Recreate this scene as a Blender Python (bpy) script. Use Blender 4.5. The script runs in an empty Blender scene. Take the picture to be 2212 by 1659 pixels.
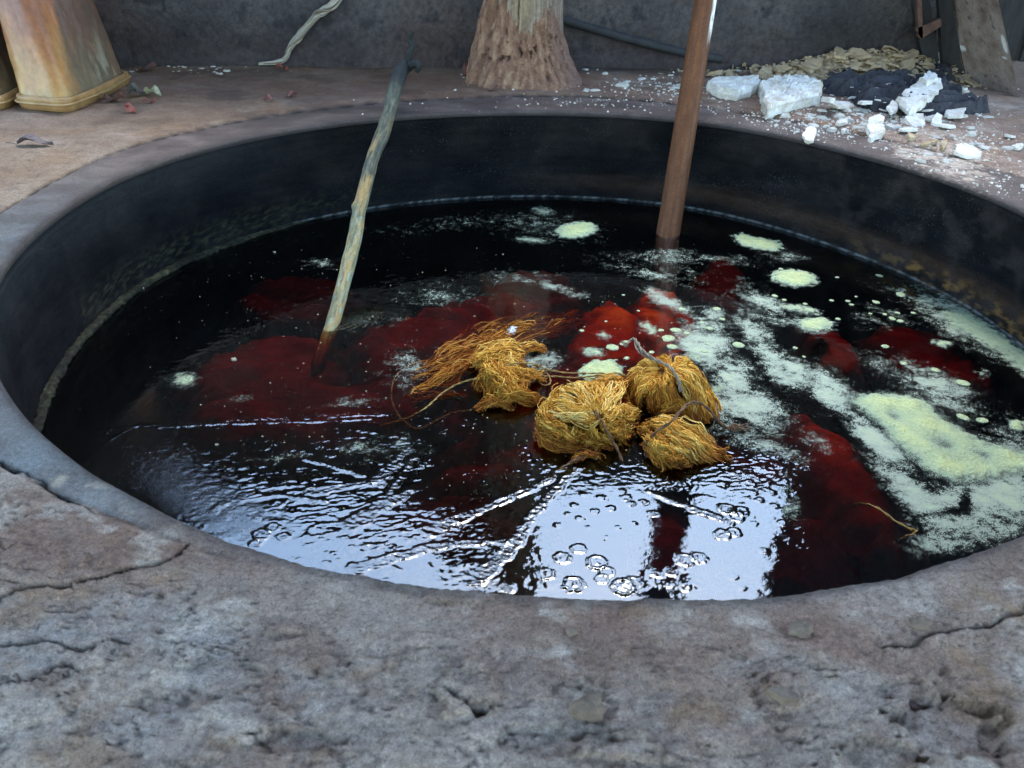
import bpy, math, random
import numpy as np
random.seed(7)
RNG = np.random.default_rng(11)
SC = bpy.context.scene

# ------------------------------------------------------------------ camera
PITCH, ROLL, FOC = 0.53289, 0.022827, 0.826424
CAM = np.array([-0.0866, -1.4277, 0.5184])
cp, sp, cr, sr = math.cos(PITCH), math.sin(PITCH), math.cos(ROLL), math.sin(ROLL)
FWD = np.array([0, cp, -sp]); UPV = np.array([0, sp, cp]); RGT = np.array([1.0, 0, 0])
CX = cr * RGT + sr * UPV
CY = -sr * RGT + cr * UPV
cam_d = bpy.data.cameras.new('camera'); cam = bpy.data.objects.new('camera', cam_d)
SC.collection.objects.link(cam)
from mathutils import Matrix, Vector
M = Matrix(((CX[0], CY[0], -FWD[0], CAM[0]), (CX[1], CY[1], -FWD[1], CAM[1]), (CX[2], CY[2], -FWD[2], CAM[2]), (0, 0, 0, 1)))
cam.matrix_world = M
cam_d.sensor_width = 36; cam_d.lens = 36 * FOC
cam_d.clip_start = 0.02; cam_d.clip_end = 500
cam_d.dof.use_dof = True; cam_d.dof.focus_distance = 1.55; cam_d.dof.aperture_fstop = 13
SC.camera = cam

# ------------------------------------------------------------------ sky, sun, exposure
SUN_EL, SUN_AZ = math.radians(60), math.radians(14)     # azimuth clockwise from +Y
world = bpy.data.worlds.new('World'); SC.world = world; world.use_nodes = True
wt = world.node_tree; wt.nodes.clear()
sky = wt.nodes.new('ShaderNodeTexSky'); sky.sky_type = 'NISHITA'; sky.sun_disc = False
sky.sun_elevation = SUN_EL; sky.sun_rotation = SUN_AZ
sky.dust_density = 1.2; sky.air_density = 2.0; sky.ozone_density = 6.5
bg = wt.nodes.new('ShaderNodeBackground'); bg.inputs[1].default_value = 0.15
wo = wt.nodes.new('ShaderNodeOutputWorld')
wt.links.new(sky.outputs[0], bg.inputs[0]); wt.links.new(bg.outputs[0], wo.inputs[0])
sd = bpy.data.lights.new('sun', 'SUN'); sd.energy = 0.5; sd.angle = math.radians(20); sd.color = (1, .96, .9)
sun = bpy.data.objects.new('sun', sd); SC.collection.objects.link(sun)
sdir = Vector((math.sin(SUN_AZ) * math.cos(SUN_EL), math.cos(SUN_AZ) * math.cos(SUN_EL), math.sin(SUN_EL)))
sun.rotation_euler = sdir.to_track_quat('Z', 'Y').to_euler()
SC.view_settings.view_transform = 'Standard'; SC.view_settings.look = 'None'
SC.view_settings.gamma = 1; SC.view_settings.use_curve_mapping = False
SC.view_settings.exposure = 2.95
SC.render.engine = 'CYCLES'
SC.cycles.use_denoising = True
SC.cycles.max_bounces = 10; SC.cycles.transparent_max_bounces = 12
SC.cycles.sample_clamp_indirect = 8

# ------------------------------------------------------------------ helpers
W_, H_ = 2212.0, 1659.0           # the picture size the measured points are given in
R0 = 0.9; ZW = -0.2385            # vat radius, level of the dye

def ray(px, py):
    x = (np.asarray(px, float) - W_ / 2) / (FOC * W_); y = -(np.asarray(py, float) - H_ / 2) / (FOC * W_)
    return FWD + x[..., None] * CX + y[..., None] * CY

def un(px, py, z=0.0):            # point of the plane at height z seen at (px, py)
    D = ray(px, py); t = (z - CAM[2]) / D[..., 2]
    return CAM + D * t[..., None]

def uny(px, py, y):               # point of the upright plane at depth y
    D = ray(px, py); t = (y - CAM[1]) / D[..., 1]
    return CAM + D * t[..., None]

def proj(P):
    d = P - CAM
    zc = d @ FWD; x = (d @ CX) / zc; y = (d @ CY) / zc
    return x * FOC * W_ + W_ / 2, -y * FOC * W_ + H_ / 2

def mirror_y(px, py, y):          # where a ray mirrored in the dye meets the upright plane at depth y
    D = ray(px, py); t = (ZW - CAM[2]) / D[..., 2]
    P = CAM + D * t[..., None]; D = D * np.array([1, 1, -1])
    return P + D * ((y - P[..., 1]) / D[..., 1])[..., None]

def _h(ix, iy, iz, s):
    n = (ix * 374761393 + iy * 668265263 + iz * 2147483647 + s * 1274126177) & 0xffffffff
    n = ((n ^ (n >> 13)) * 1274126177) & 0xffffffff
    n = ((n ^ (n >> 16)) * 2246822519) & 0xffffffff
    return ((n ^ (n >> 15)) & 0xffffff) / float(0xffffff)

def vnoise(x, y, s=0):            # 2-D gradient noise, about -1..1
    x = np.asarray(x, float); y = np.asarray(y, float)
    ix = np.floor(x).astype(np.int64); iy = np.floor(y).astype(np.int64)
    fx = x - ix; fy = y - iy
    u = fx * fx * fx * (fx * (fx * 6 - 15) + 10); v = fy * fy * fy * (fy * (fy * 6 - 15) + 10)
    def g(jx, jy, dx, dy):
        a = _h(ix + jx, iy + jy, 0, s) * 2 * math.pi
        return np.cos(a) * dx + np.sin(a) * dy
    a = g(0, 0, fx, fy); b = g(1, 0, fx - 1, fy); c = g(0, 1, fx, fy - 1); d = g(1, 1, fx - 1, fy - 1)
    return 1.5 * ((a * (1 - u) + b * u) * (1 - v) + (c * (1 - u) + d * u) * v)

def fbm(x, y, s=0, o=5, g=0.5, l=2.03):
    t = 0; a = 1.0; n = 0
    for k in range(o):
        t = t + a * vnoise(x + 17.3 * k, y - 9.1 * k, s + k); n += a; a *= g; x = x * l; y = y * l
    return t / n * 1.4

def ridged(x, y, s=0, o=4):
    t = 0; a = 1.0; n = 0
    for k in range(o):
        t = t + a * (1 - np.abs(vnoise(x, y, s + k)) * 2); n += a; a *= .5; x = x * 2.1 + 5; y = y * 2.1
    return t / n

def ss(a, b, x):
    t = np.clip((x - a) / (b - a), 0, 1); return t * t * (3 - 2 * t)

def gau(px, py, cx, cy, sx, sy, rot=0):
    c, s = math.cos(math.radians(rot)), math.sin(math.radians(rot))
    dx, dy = px - cx, py - cy
    u = (c * dx + s * dy) / sx; v = (-s * dx + c * dy) / sy
    return np.exp(-(u * u + v * v))

def seg_dist(X, Y, pts):
    d = np.full(X.shape, 1e9); tt = np.zeros(X.shape)
    n = len(pts) - 1
    for k in range(n):
        a = pts[k]; b = pts[k + 1]; ab = b - a
        t = np.clip(((X - a[0]) * ab[0] + (Y - a[1]) * ab[1]) / (ab @ ab + 1e-12), 0, 1)
        q = np.hypot(X - a[0] - t * ab[0], Y - a[1] - t * ab[1])
        m = q < d; d = np.where(m, q, d); tt = np.where(m, (k + t) / n, tt)
    return d, tt

def in_poly(X, Y, pts):
    ins = np.zeros(X.shape, bool); n = len(pts)
    for k in range(n):
        x1, y1 = pts[k][0], pts[k][1]; x2, y2 = pts[(k + 1) % n][0], pts[(k + 1) % n][1]
        c = ((y1 > Y) != (y2 > Y)) & (X < (x2 - x1) * (Y - y1) / (y2 - y1 + 1e-15) + x1)
        ins ^= c
    return ins

def mk(name, V, F, mat, parent=None, smooth=True, attrs=None, cols=None):
    """One mesh object from vertex array V and an (n,3) or (n,4) face array, or a list of arrays."""
    V = np.asarray(V, np.float32)
    if parent is not None: V = V - np.array(parent.location, np.float32)
    Fs = F if isinstance(F, list) else [F]
    Fs = [np.asarray(f, np.int32) for f in Fs if len(f)]
    me = bpy.data.meshes.new(name)
    me.vertices.add(len(V)); me.vertices.foreach_set('co', V.ravel())
    nl = sum(f.size for f in Fs); nf = sum(len(f) for f in Fs)
    me.loops.add(nl); me.loops.foreach_set('vertex_index', np.concatenate([f.ravel() for f in Fs]))
    me.polygons.add(nf)
    tot = np.concatenate([np.full(len(f), f.shape[1], np.int32) for f in Fs])
    st = np.concatenate([[0], np.cumsum(tot)[:-1]]).astype(np.int32)
    me.polygons.foreach_set('loop_start', st)
    try: me.polygons.foreach_set('loop_total', tot)
    except Exception: pass
    me.update(calc_edges=True)
    me.polygons.foreach_set('use_smooth', np.full(nf, smooth))
    for k, v in (attrs or {}).items():
        a = me.attributes.new(k, 'FLOAT', 'POINT'); a.data.foreach_set('value', np.asarray(v, np.float32))
    if cols is not None:
        a = me.attributes.new('Col', 'FLOAT_COLOR', 'POINT')
        c = np.ones((len(V), 4), np.float32); c[:, :3] = cols; a.data.foreach_set('color', c.ravel())
    me.validate(clean_customdata=False)
    o = bpy.data.objects.new(name, me); SC.collection.objects.link(o)
    if mat is not None: me.materials.append(mat)
    if parent is not None: o.parent = parent
    return o

def tag(o, label=None, cat=None, group=None, kind=None):
    if label: o['label'] = label
    if cat: o['category'] = cat
    if group: o['group'] = group
    if kind: o['kind'] = kind
    return o

def empty(name, loc, label, cat, group=None):
    o = bpy.data.objects.new(name, None); SC.collection.objects.link(o); o.location = [float(v) for v in loc]
    o.empty_display_size = .05
    return tag(o, label, cat, group)

def grid_faces(nu, nv, wrap=False):
    i = np.arange(nu if wrap else nu - 1)[:, None]; j = np.arange(nv - 1)[None, :]
    i2 = (i + 1) % nu
    return np.stack([i * nv + j, i2 * nv + j, i2 * nv + j + 1, i * nv + j + 1], -1).reshape(-1, 4)

def box_vf(a, b):
    x0, y0, z0 = a; x1, y1, z1 = b
    V = np.array([[x0, y0, z0], [x1, y0, z0], [x1, y1, z0], [x0, y1, z0], [x0, y0, z1], [x1, y0, z1], [x1, y1, z1], [x0, y1, z1]], float)
    F = np.array([[0, 3, 2, 1], [4, 5, 6, 7], [0, 1, 5, 4], [1, 2, 6, 5], [2, 3, 7, 6], [3, 0, 4, 7]])
    return V, F

def frames(P):
    T = np.gradient(P, axis=0); T /= np.linalg.norm(T, axis=1, keepdims=True) + 1e-12
    n = np.cross(T[0], [0, 0, 1.0])
    if np.linalg.norm(n) < 1e-3: n = np.cross(T[0], [1.0, 0, 0])
    N = np.zeros_like(P); n /= np.linalg.norm(n)
    for i in range(len(P)):
        n = n - (n @ T[i]) * T[i]; n /= np.linalg.norm(n) + 1e-12; N[i] = n
    return T, N, np.cross(T, N)

def smooth_path(pts, n=60):
    P = np.asarray(pts, float); m = len(P)
    Q = np.vstack([2 * P[0] - P[1], P, 2 * P[-1] - P[-2]])
    t = np.linspace(0, m - 1 - 1e-9, n); k = t.astype(int); f = (t - k)[:, None]
    p0, p1, p2, p3 = Q[k], Q[k + 1], Q[k + 2], Q[k + 3]
    return .5 * ((2 * p1) + (-p0 + p2) * f + (2 * p0 - 5 * p1 + 4 * p2 - p3) * f * f + (-p0 + 3 * p1 - 3 * p2 + p3) * f ** 3)

def tube(P, rad, ns=10, bump=None, caps=True):
    n = len(P); rad = np.broadcast_to(rad, (n,)).astype(float)
    T, N, B = frames(P)
    a = np.linspace(0, 2 * math.pi, ns, endpoint=False)
    r = rad[:, None] * np.ones((1, ns))
    if bump is not None: r = r * bump
    V = P[:, None] + r[..., None] * (np.cos(a)[None, :, None] * N[:, None] + np.sin(a)[None, :, None] * B[:, None])
    V = V.reshape(-1, 3)
    i = np.arange(n - 1)[:, None]; j = np.arange(ns)[None]; j2 = (j + 1) % ns
    F = np.stack([i * ns + j, i * ns + j2, (i + 1) * ns + j2, (i + 1) * ns + j], -1).reshape(-1, 4)
    Fs = [F]
    if caps:
        V = np.vstack([V, P[:1], P[-1:]]); c0 = n * ns
        jj = np.arange(ns); j3 = (jj + 1) % ns
        Fs.append(np.stack([np.full(ns, c0), j3, jj], 1)); Fs.append(np.stack([np.full(ns, c0 + 1), (n - 1) * ns + jj, (n - 1) * ns + j3], 1))
    return V, Fs

def merge(parts):
    V = []; F3 = []; F4 = []; o = 0
    for v, fs in parts:
        for f in (fs if isinstance(fs, list) else [fs]):
            (F3 if f.shape[1] == 3 else F4).append(f + o)
        V.append(v); o += len(v)
    out = []
    if F4: out.append(np.vstack(F4))
    if F3: out.append(np.vstack(F3))
    return np.vstack(V), out

# ------------------------------------------------------------------ materials
class NT:
    def __init__(s, name):
        s.m = bpy.data.materials.new(name); s.m.use_nodes = True; s.t = s.m.node_tree; s.t.nodes.clear()
        s.out = s.n('OutputMaterial')
    def n(s, ty, **kw):
        nd = s.t.nodes.new('ShaderNode' + ty)
        for k, v in kw.items():
            if k.startswith('i_'): nd.inputs[k[2:].replace('_', ' ')].default_value = v
            else: setattr(nd, k, v)
        return nd
    def l(s, a, b): s.t.links.new(a, b)
    def noise(s, scale, detail=6, rough=.6, vec=None, dist=0):
        nd = s.n('TexNoise'); nd.inputs['Scale'].default_value = scale; nd.inputs['Detail'].default_value = detail
        nd.inputs['Roughness'].default_value = rough; nd.inputs['Distortion'].default_value = dist
        if vec is not None: s.l(vec, nd.inputs['Vector'])
        return nd.outputs['Fac']
    def ramp(s, fac, stops):
        r = s.n('ValToRGB'); s.l(fac, r.inputs[0]); e = r.color_ramp.elements
        while len(e) > 1: e.remove(e[-1])
        e[0].position, e[0].color = stops[0][0], (*stops[0][1], 1)
        for p, c in stops[1:]:
            q = e.new(p); q.color = (*c, 1)
        return r.outputs[0]
    def mix(s, fac, a, b, mode='MIX'):
        m = s.n('Mix', data_type='RGBA', blend_type=mode)
        for v, k in ((fac, 0), (a, 6), (b, 7)):
            if isinstance(v, (int, float)): m.inputs[k].default_value = v
            elif isinstance(v, tuple): m.inputs[k].default_value = (*v, 1)
            else: s.l(v, m.inputs[k])
        return m.outputs[2]
    def math(s, op, a, b=0.0, c=None):
        m = s.n('Math', operation=op)
        for k, v in enumerate((a, b) if c is None else (a, b, c)):
            if isinstance(v, (int, float)): m.inputs[k].default_value = v
            else: s.l(v, m.inputs[k])
        return m.outputs[0]
    def bump(s, h, strength=.5, dist=.01, nrm=None):
        b = s.n('Bump'); b.inputs['Strength'].default_value = strength; b.inputs['Distance'].default_value = dist
        s.l(h, b.inputs['Height'])
        if nrm is not None: s.l(nrm, b.inputs['Normal'])
        return b.outputs[0]
    def pos(s, scale=(1, 1, 1)):
        g = s.n('NewGeometry'); mp = s.n('Mapping'); mp.inputs['Scale'].default_value = scale
        s.l(g.outputs['Position'], mp.inputs[0]); return mp.outputs[0]
    def obj(s, scale=(1, 1, 1)):
        g = s.n('TexCoord'); mp = s.n('Mapping'); mp.inputs['Scale'].default_value = scale
        s.l(g.outputs['Object'], mp.inputs[0]); return mp.outputs[0]
    def attr(s, name):
        a = s.n('Attribute'); a.attribute_name = name; return a
    def bsdf(s, col, rough=.8, nrm=None, spec=.5, metal=0, **kw):
        b = s.n('BsdfPrincipled')
        if isinstance(col, tuple): b.inputs['Base Color'].default_value = (*col, 1)
        else: s.l(col, b.inputs['Base Color'])
        if isinstance(rough, (int, float)): b.inputs['Roughness'].default_value = rough
        else: s.l(rough, b.inputs['Roughness'])
        b.inputs['Specular IOR Level'].default_value = spec; b.inputs['Metallic'].default_value = metal
        if nrm is not None: s.l(nrm, b.inputs['Normal'])
        for k, v in kw.items(): b.inputs[k.replace('_', ' ')].default_value = v
        return b.outputs[0]
    def fin(s, sh): s.l(sh, s.out.inputs[0]); return s.m

def m_ground():
    t = NT('worn_concrete'); p = t.pos()
    c = t.attr('Col').outputs['Color']
    n1 = t.noise(34, 10, .76, p); n2 = t.noise(210, 8, .8, p); n3 = t.noise(700, 4, .8, p)
    c = t.mix(.75, c, t.ramp(n1, [(.3, (.42, .38, .36)), (.5, (1, 1, 1)), (.72, (1.35, 1.4, 1.45))]), 'MULTIPLY')
    c = t.mix(.9, c, t.ramp(n2, [(.36, (.30, .27, .25)), (.46, (.85, .83, .82)), (.6, (1.12, 1.12, 1.12)), (.72, (1.9, 1.9, 1.9))]), 'MULTIPLY')
    c = t.mix(.7, c, t.ramp(n3, [(.36, (.45, .43, .42)), (.55, (1.05, 1.05, 1.05)), (.70, (1.8, 1.8, 1.8))]), 'MULTIPLY')
    h = t.math('ADD', t.math('MULTIPLY', n1, .9), t.math('ADD', t.math('MULTIPLY', n2, .42), t.math('MULTIPLY', n3, .16)))
    r = t.math('ADD', t.attr('rough').outputs['Fac'], t.math('MULTIPLY', t.math('SUBTRACT', n1, .5), .5))
    return t.fin(t.bsdf(c, r, t.bump(h, 1.0, .008), .45))

def m_attr(name, rough=.85, nscale=300, amp=.6, bdist=.001, spec=.3, **kw):
    t = NT(name); p = t.obj(); c = t.attr('Col').outputs['Color']
    n = t.noise(nscale, 5, .65, p)
    c = t.mix(amp, c, t.ramp(n, [(.3, (.5, .5, .5)), (.5, (1, 1, 1)), (.7, (1.4, 1.4, 1.4))]), 'MULTIPLY')
    return t.fin(t.bsdf(c, rough, t.bump(n, .8, bdist), spec, **kw))

def m_plain(name, stops, scale=40, rough=.8, bdist=.003, spec=.3, stretch=(1, 1, 1), detail=8, **kw):
    t = NT(name); p = t.obj(stretch); n = t.noise(scale, detail, .65, p)
    n2 = t.noise(scale * 9, 4, .6, p)
    c = t.ramp(n, stops); c = t.mix(.4, c, t.ramp(n2, [(.35, (.6, .6, .6)), (.65, (1.35, 1.35, 1.35))]), 'MULTIPLY')
    return t.fin(t.bsdf(c, rough, t.bump(t.math('ADD', n, t.math('MULTIPLY', n2, .3)), .8, bdist), spec, **kw))

MG = m_ground()
M_YARN = m_attr('wool_yarn', .75, 900, .35, .0006, .25)
M_CHALK = m_plain('chalky_stone', [(.3, (.36, .30, .22)), (.48, (.56, .54, .50)), (.7, (.68, .67, .65))], 22, .9, .004)
M_CHALK2 = m_plain('dusty_stone', [(.3, (.20, .14, .08)), (.5, (.36, .27, .17)), (.7, (.52, .44, .32))], 40, .95, .003)
M_CORD = m_plain('twisted_cord', [(.3, (.10, .045, .02)), (.7, (.26, .14, .07))], 150, .7, .001)
M_CORD2 = m_plain('fibre_cord', [(.3, (.22, .12, .03)), (.7, (.42, .27, .08))], 150, .7, .001)
M_CLOTHBLK = m_plain('black_cloth', [(.3, (.012, .012, .016)), (.7, (.045, .045, .055))], 120, .85, .001)
M_LEAF = m_attr('dry_leaf', .7, 200, .5, .001)
M_DARKWOOD = m_plain('dark_timber', [(.3, (.010, .010, .012)), (.7, (.034, .033, .034))], 30, .8, .002, stretch=(1, 1, .15))
M_IRON = m_plain('weathered_sheet', [(.25, (.03, .03, .035)), (.45, (.10, .10, .105)), (.62, (.16, .16, .165)), (.78, (.20, .15, .12))], 14, .7, .002)
M_MOSS = m_attr('moss_crust', .95, 300, .8, .003, .2)
M_ROOF = m_plain('rusty_roofing', [(.3, (.05, .04, .035)), (.7, (.12, .09, .075))], 8, .8, .002)

def wcol(*stops): return np.array(stops)
def palette(t, stops):
    xs = [s[0] for s in stops]; cs = np.array([s[1] for s in stops])
    return np.stack([np.interp(t, xs, cs[:, k]) for k in range(3)], -1)
def lerp(a, b, f): return a + (b - a) * f[..., None]

# ------------------------------------------------------------------ vat outline (measured: nearly, not quite, round)
_td = np.array([-180, -135, -124, -108, -95, -82, -69, -30, 10, 22, 33, 44, 54.5, 65, 88, 104.5, 118.5, 127.6, 138, 151, 162, 176, 180])
_rd = np.array([.900, .894, .898, .904, .901, .899, .898, .900, .903, .899, .890, .891, .904, .912, .892, .887, .893, .897, .904, .909, .918, .903, .900])
def rim_r(th):
    d = np.degrees(th)
    k = np.linspace(-9, 9, 13)
    return sum(np.interp((d + q + 180) % 360 - 180, _td, _rd) for q in k) / len(k)

def joint_r(th):                  # radius of the joint line outside the rim band
    d = np.degrees(th)
    w = np.interp(d, [-180, -150, -130, -126, -120, -108, -60, -40, 0, 22, 45, 56, 67, 87, 98, 105, 113, 133, 153, 161, 168, 180], [.10, .07, .052, .045, .036, .012, .004, .03, .14, .17, .16, .15, .165, .20, .19, .17, .165, .15, .14, .125, .10, .10])
    return rim_r(th) + w + .003 * vnoise(th * 9, th * 0, 5) + .0015 * vnoise(th * 60, th * 0, 6)

# ------------------------------------------------------------------ ground slab
CRACKS = [([(-60, 1312), (30, 1290), (120, 1268), (190, 1252), (255, 1232), (330, 1222), (385, 1200), (402, 1176)], .0035, .010),
          ([(-20, 985), (69, 1030), (140, 1075), (208, 1112)], .002, .003),
          ([(-60, 1412), (60, 1392), (170, 1405), (270, 1388)], .004, .004),
          ([(2260, 1290), (2150, 1345), (2080, 1362), (1985, 1385), (1900, 1395)], .004, .005),
          ([(-30, 1500), (60, 1475), (160, 1440)], .005, .004),
          ([(960, 1500), (1040, 1540), (1075, 1530)], .004, .005)]
CHIPS = [(1010, 1490, 70, 34, .006), (1690, 1500, 45, 22, .004), (990, 1290, 90, 12, .003), (2060, 1560, 110, 40, -.010),
         (1180, 1600, 130, 20, -.006), (640, 1600, 80, 18, -.005), (1330, 1620, 110, 22, .005), (1900, 1640, 90, 26, -.006),
         (1240, 1500, 60, 12, -.004), (1960, 1490, 60, 14, -.004), (760, 1440, 80, 16, .003), (350, 1520, 60, 14, -.004)]

def ground_fields(X, Y, r, th):
    px, py = proj(np.stack([X, Y, 0 * X], -1).reshape(-1, 3)); px = px.reshape(X.shape); py = py.reshape(X.shape)
    front = (Y < CAM[1] + .1); px = np.where(front, 0, px); py = np.where(front, 3000, py)
    Rr = rim_r(th); Rj = joint_r(th)
    near = ss(-.2, -.8, Y)
    farm = ss(.2, .9, Y)
    band = ss(.0, .004, Rj - r)                         # 1 on the rim band
    nearband = np.interp(np.degrees(th), [-180, -125, -112, -60, -20, 10], [1, 1, .15, .0, .3, 1])
    # relief -------------------------------------------------
    z = .006 * fbm(X * 3, Y * 3, 1, 3) + .003 * fbm(X * 14, Y * 14, 3, 5)
    t = fbm(X * 6 + .25 * vnoise(X * 20, Y * 20, 50), Y * 9, 7, 7, .66) * 2.0 + .2
    fr = t - np.floor(t); terr = np.floor(t) + ss(.0, .045, fr) - .35 * fr
    wgt = .06 + .60 * near * ss(.93, .985, r) * (.45 + .55 * ss(-.35, .25, fbm(X * 2.3, Y * 2.3, 9, 2) + .5 * ss(-.1, .3, X)))
    z = z + .0030 * terr * wgt
    t2 = fbm(X * 26, Y * 40, 21, 5, .6) * 2.0; fr = t2 - np.floor(t2)
    z = z + .0016 * (np.floor(t2) + ss(0, .18, fr)) * wgt
    pit = ss(.34, .62, fbm(X * 45, Y * 55, 31, 3)) * wgt
    z = z - .0030 * pit
    z = z + .0012 * fbm(X * 110, Y * 120, 77, 3) * (.4 + near)
    flat = 1 - (1 - band) * 1.0
    z = z * (1 - .85 * band * nearband)
    z = z + .006 * (1 - band) * nearband * farm * 0 
    for cx, cy, sx, sy, hh in CHIPS:
        c = un(cx, cy); k = (np.linalg.norm(c - CAM)) / (FOC * W_)
        q = np.hypot((X - c[0]) / (sx * k), (Y - c[1]) / (sy * k * 1.7)) + .55 * fbm(X * 60, Y * 60, 40, 3)
        z = z + hh * ss(1.0, .88, q)
    dark = 0 * X
    for pts, wd, dep in CRACKS:
        pw = np.array([un(a, b)[:2] for a, b in pts])
        dd, tt = seg_dist(X + .006 * vnoise(X * 40, Y * 40, 60) + .002 * vnoise(X * 200, Y * 200, 61), Y + .006 * vnoise(X * 40, Y * 40, 62), pw)
        ww = wd * (.35 + .65 * ss(-.2, .3, vnoise(tt * 9, tt * 0, 3))) * .8
        g = np.exp(-(dd / ww) ** 2); z = z - dep * g; dark = np.maximum(dark, g * .6)
    # joint groove round the rim band
    gj = np.exp(-((r - Rj) / (.0035 + .0110 * farm)) ** 2) * (.3 + .7 * ss(-.3, .2, vnoise(th * 30, th * 0, 8))) * (.15 + .85 * nearband)
    z = z - .006 * gj + .0015 * ss(0, .02, r - Rj) * nearband
    # rounded lip
    er = .009 + .003 * vnoise(th * 7, th * 0, 15)
    e = np.clip((Rr + er - r) / er, 0, 1)
    z = z - er * (1 - np.sqrt(np.clip(1 - e * e, 0, 1))) * .9
    # colour -------------------------------------------------
    A = fbm(X * 4, Y * 5, 101, 6, .6); B = fbm(X * 9, Y * 12, 111, 6, .6); Cc = fbm(X * 2, Y * 2.4, 121, 4)
    col = palette(A * .5 + .5, [(.12, (.13, .095, .08)), (.38, (.22, .18, .16)), (.55, (.29, .27, .255)), (.8, (.38, .37, .36))])
    blue = np.clip(gau(px, py, 480, 1420, 420, 170) * 1.1 + gau(px, py, 100, 1530, 260, 160) + gau(px, py, 1750, 1480, 260, 40) * .5 + .35 * gau(px, py, 1400, 1560, 500, 90), 0, 1)
    col = lerp(col, np.array([.29, .31, .335]), blue * ss(-.2, .4, B + .05) * .75)
    brown = np.clip(gau(px, py, 1750, 1400, 560, 200) + gau(px, py, 120, 1180, 260, 110) + gau(px, py, 1120, 1330, 400, 70) * .6 + farm * .8, 0, 1)
    col = lerp(col, np.array([.20, .14, .115]), brown * ss(-.4, .4, -B + .15) * .85)
    rust = ss(.15, .5, fbm(X * 6, Y * 8, 131, 5, .6)) * .5
    col = lerp(col, np.array([.23, .15, .075]), rust)
    pale = ss(.18, .5, fbm(X * 11, Y * 14, 141, 5, .6)) * (.4 + .4 * near)
    col = lerp(col, np.array([.47, .48, .47]), pale * .7)
    # back ground: warm brown near the wall, pale yellowish to the left
    bk = gau(px, py, 800, 190, 700, 50); col = lerp(col, np.array([.155, .085, .055]), np.clip(bk, 0, 1) * .85 * (.7 + .3 * B))
    lf = gau(px, py, 120, 400, 260, 110); col = lerp(col, np.array([.26, .235, .18]), np.clip(lf * (.8 + .6 * B), 0, 1) * .75)
    lb = gau(px, py, 330, 255, 260, 40); col = lerp(col, np.array([.26, .20, .14]), lb * .6)
    # rim band: steely, smoother; bluish sky sheen painted into the colour at left
    bcol = palette(B * .5 + .5, [(.2, (.06, .048, .052)), (.5, (.10, .087, .092)), (.8, (.17, .155, .16))])
    bl = np.clip(gau(px, py, 60, 560, 230, 180) + gau(px, py, 120, 980, 260, 160) + gau(px, py, 330, 1120, 160, 60), 0, 1)
    bcol = lerp(bcol, np.array([.14, .185, .23]), bl * (.55 + .45 * ss(-.3, .3, B)))
    pch = ss(.2, .4, fbm(X * 16, Y * 16, 151, 5)) * ss(-.2, -.5, X) * ss(.0, -.4, Y)
    bcol = lerp(bcol, np.array([.40, .42, .38]), pch * .7)
    col = lerp(col, bcol, band * nearband)
    lipd = np.exp(-((r - Rr) / .014) ** 2); col = lerp(col, np.array([.05, .05, .06]), lipd * .8)
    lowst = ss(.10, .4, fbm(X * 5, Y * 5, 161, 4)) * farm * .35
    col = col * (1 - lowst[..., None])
    # chalk powder on the right
    pw = 1.0 * gau(px, py, 1975, 340, 70, 28, 15) + .9 * gau(px, py, 2090, 375, 90, 40, 30) + .8 * gau(px, py, 1680, 190, 170, 34) * .6 + .8 * gau(px, py, 1390, 190, 90, 22) \
        + .75 * gau(px, py, 1870, 140, 190, 28) + .8 * gau(px, py, 1960, 270, 190, 50, 15) * .8 + .5 * gau(px, py, 1750, 262, 240, 30, 8) + .6 * gau(px, py, 2120, 330, 120, 60)
    sp_ = fbm(X * 90, Y * 90, 171, 4, .7); sp2 = fbm(X * 22, Y * 22, 172, 4)
    pm = ss(.55, 1.05, pw * (.68 + .5 * sp2) + .55 * sp_)
    col = lerp(col, np.array([.50, .50, .48]), pm * .85)
    sand = ss(.3, .8, gau(px, py, 1850, 150, 210, 32) * 1.2 + .3 * sp_); col = lerp(col, np.array([.44, .37, .24]), sand * .8)
    z = z + .010 * gau(px, py, 1850, 140, 180, 30) + .0015 * pm
    col = lerp(col, np.array([.018, .017, .018]), np.clip(dark + 1.0 * gj * (.2 + .8 * nearband), 0, 1))
    # darker along the foot of the wall, fading out to the right
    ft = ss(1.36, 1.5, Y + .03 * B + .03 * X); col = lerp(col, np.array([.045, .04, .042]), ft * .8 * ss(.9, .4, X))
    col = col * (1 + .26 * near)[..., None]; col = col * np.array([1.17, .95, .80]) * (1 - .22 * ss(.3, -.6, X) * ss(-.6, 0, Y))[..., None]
    rough = np.where(band * nearband > .5, .55, .85)
    return z, np.clip(col, .01, .9), rough

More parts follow.
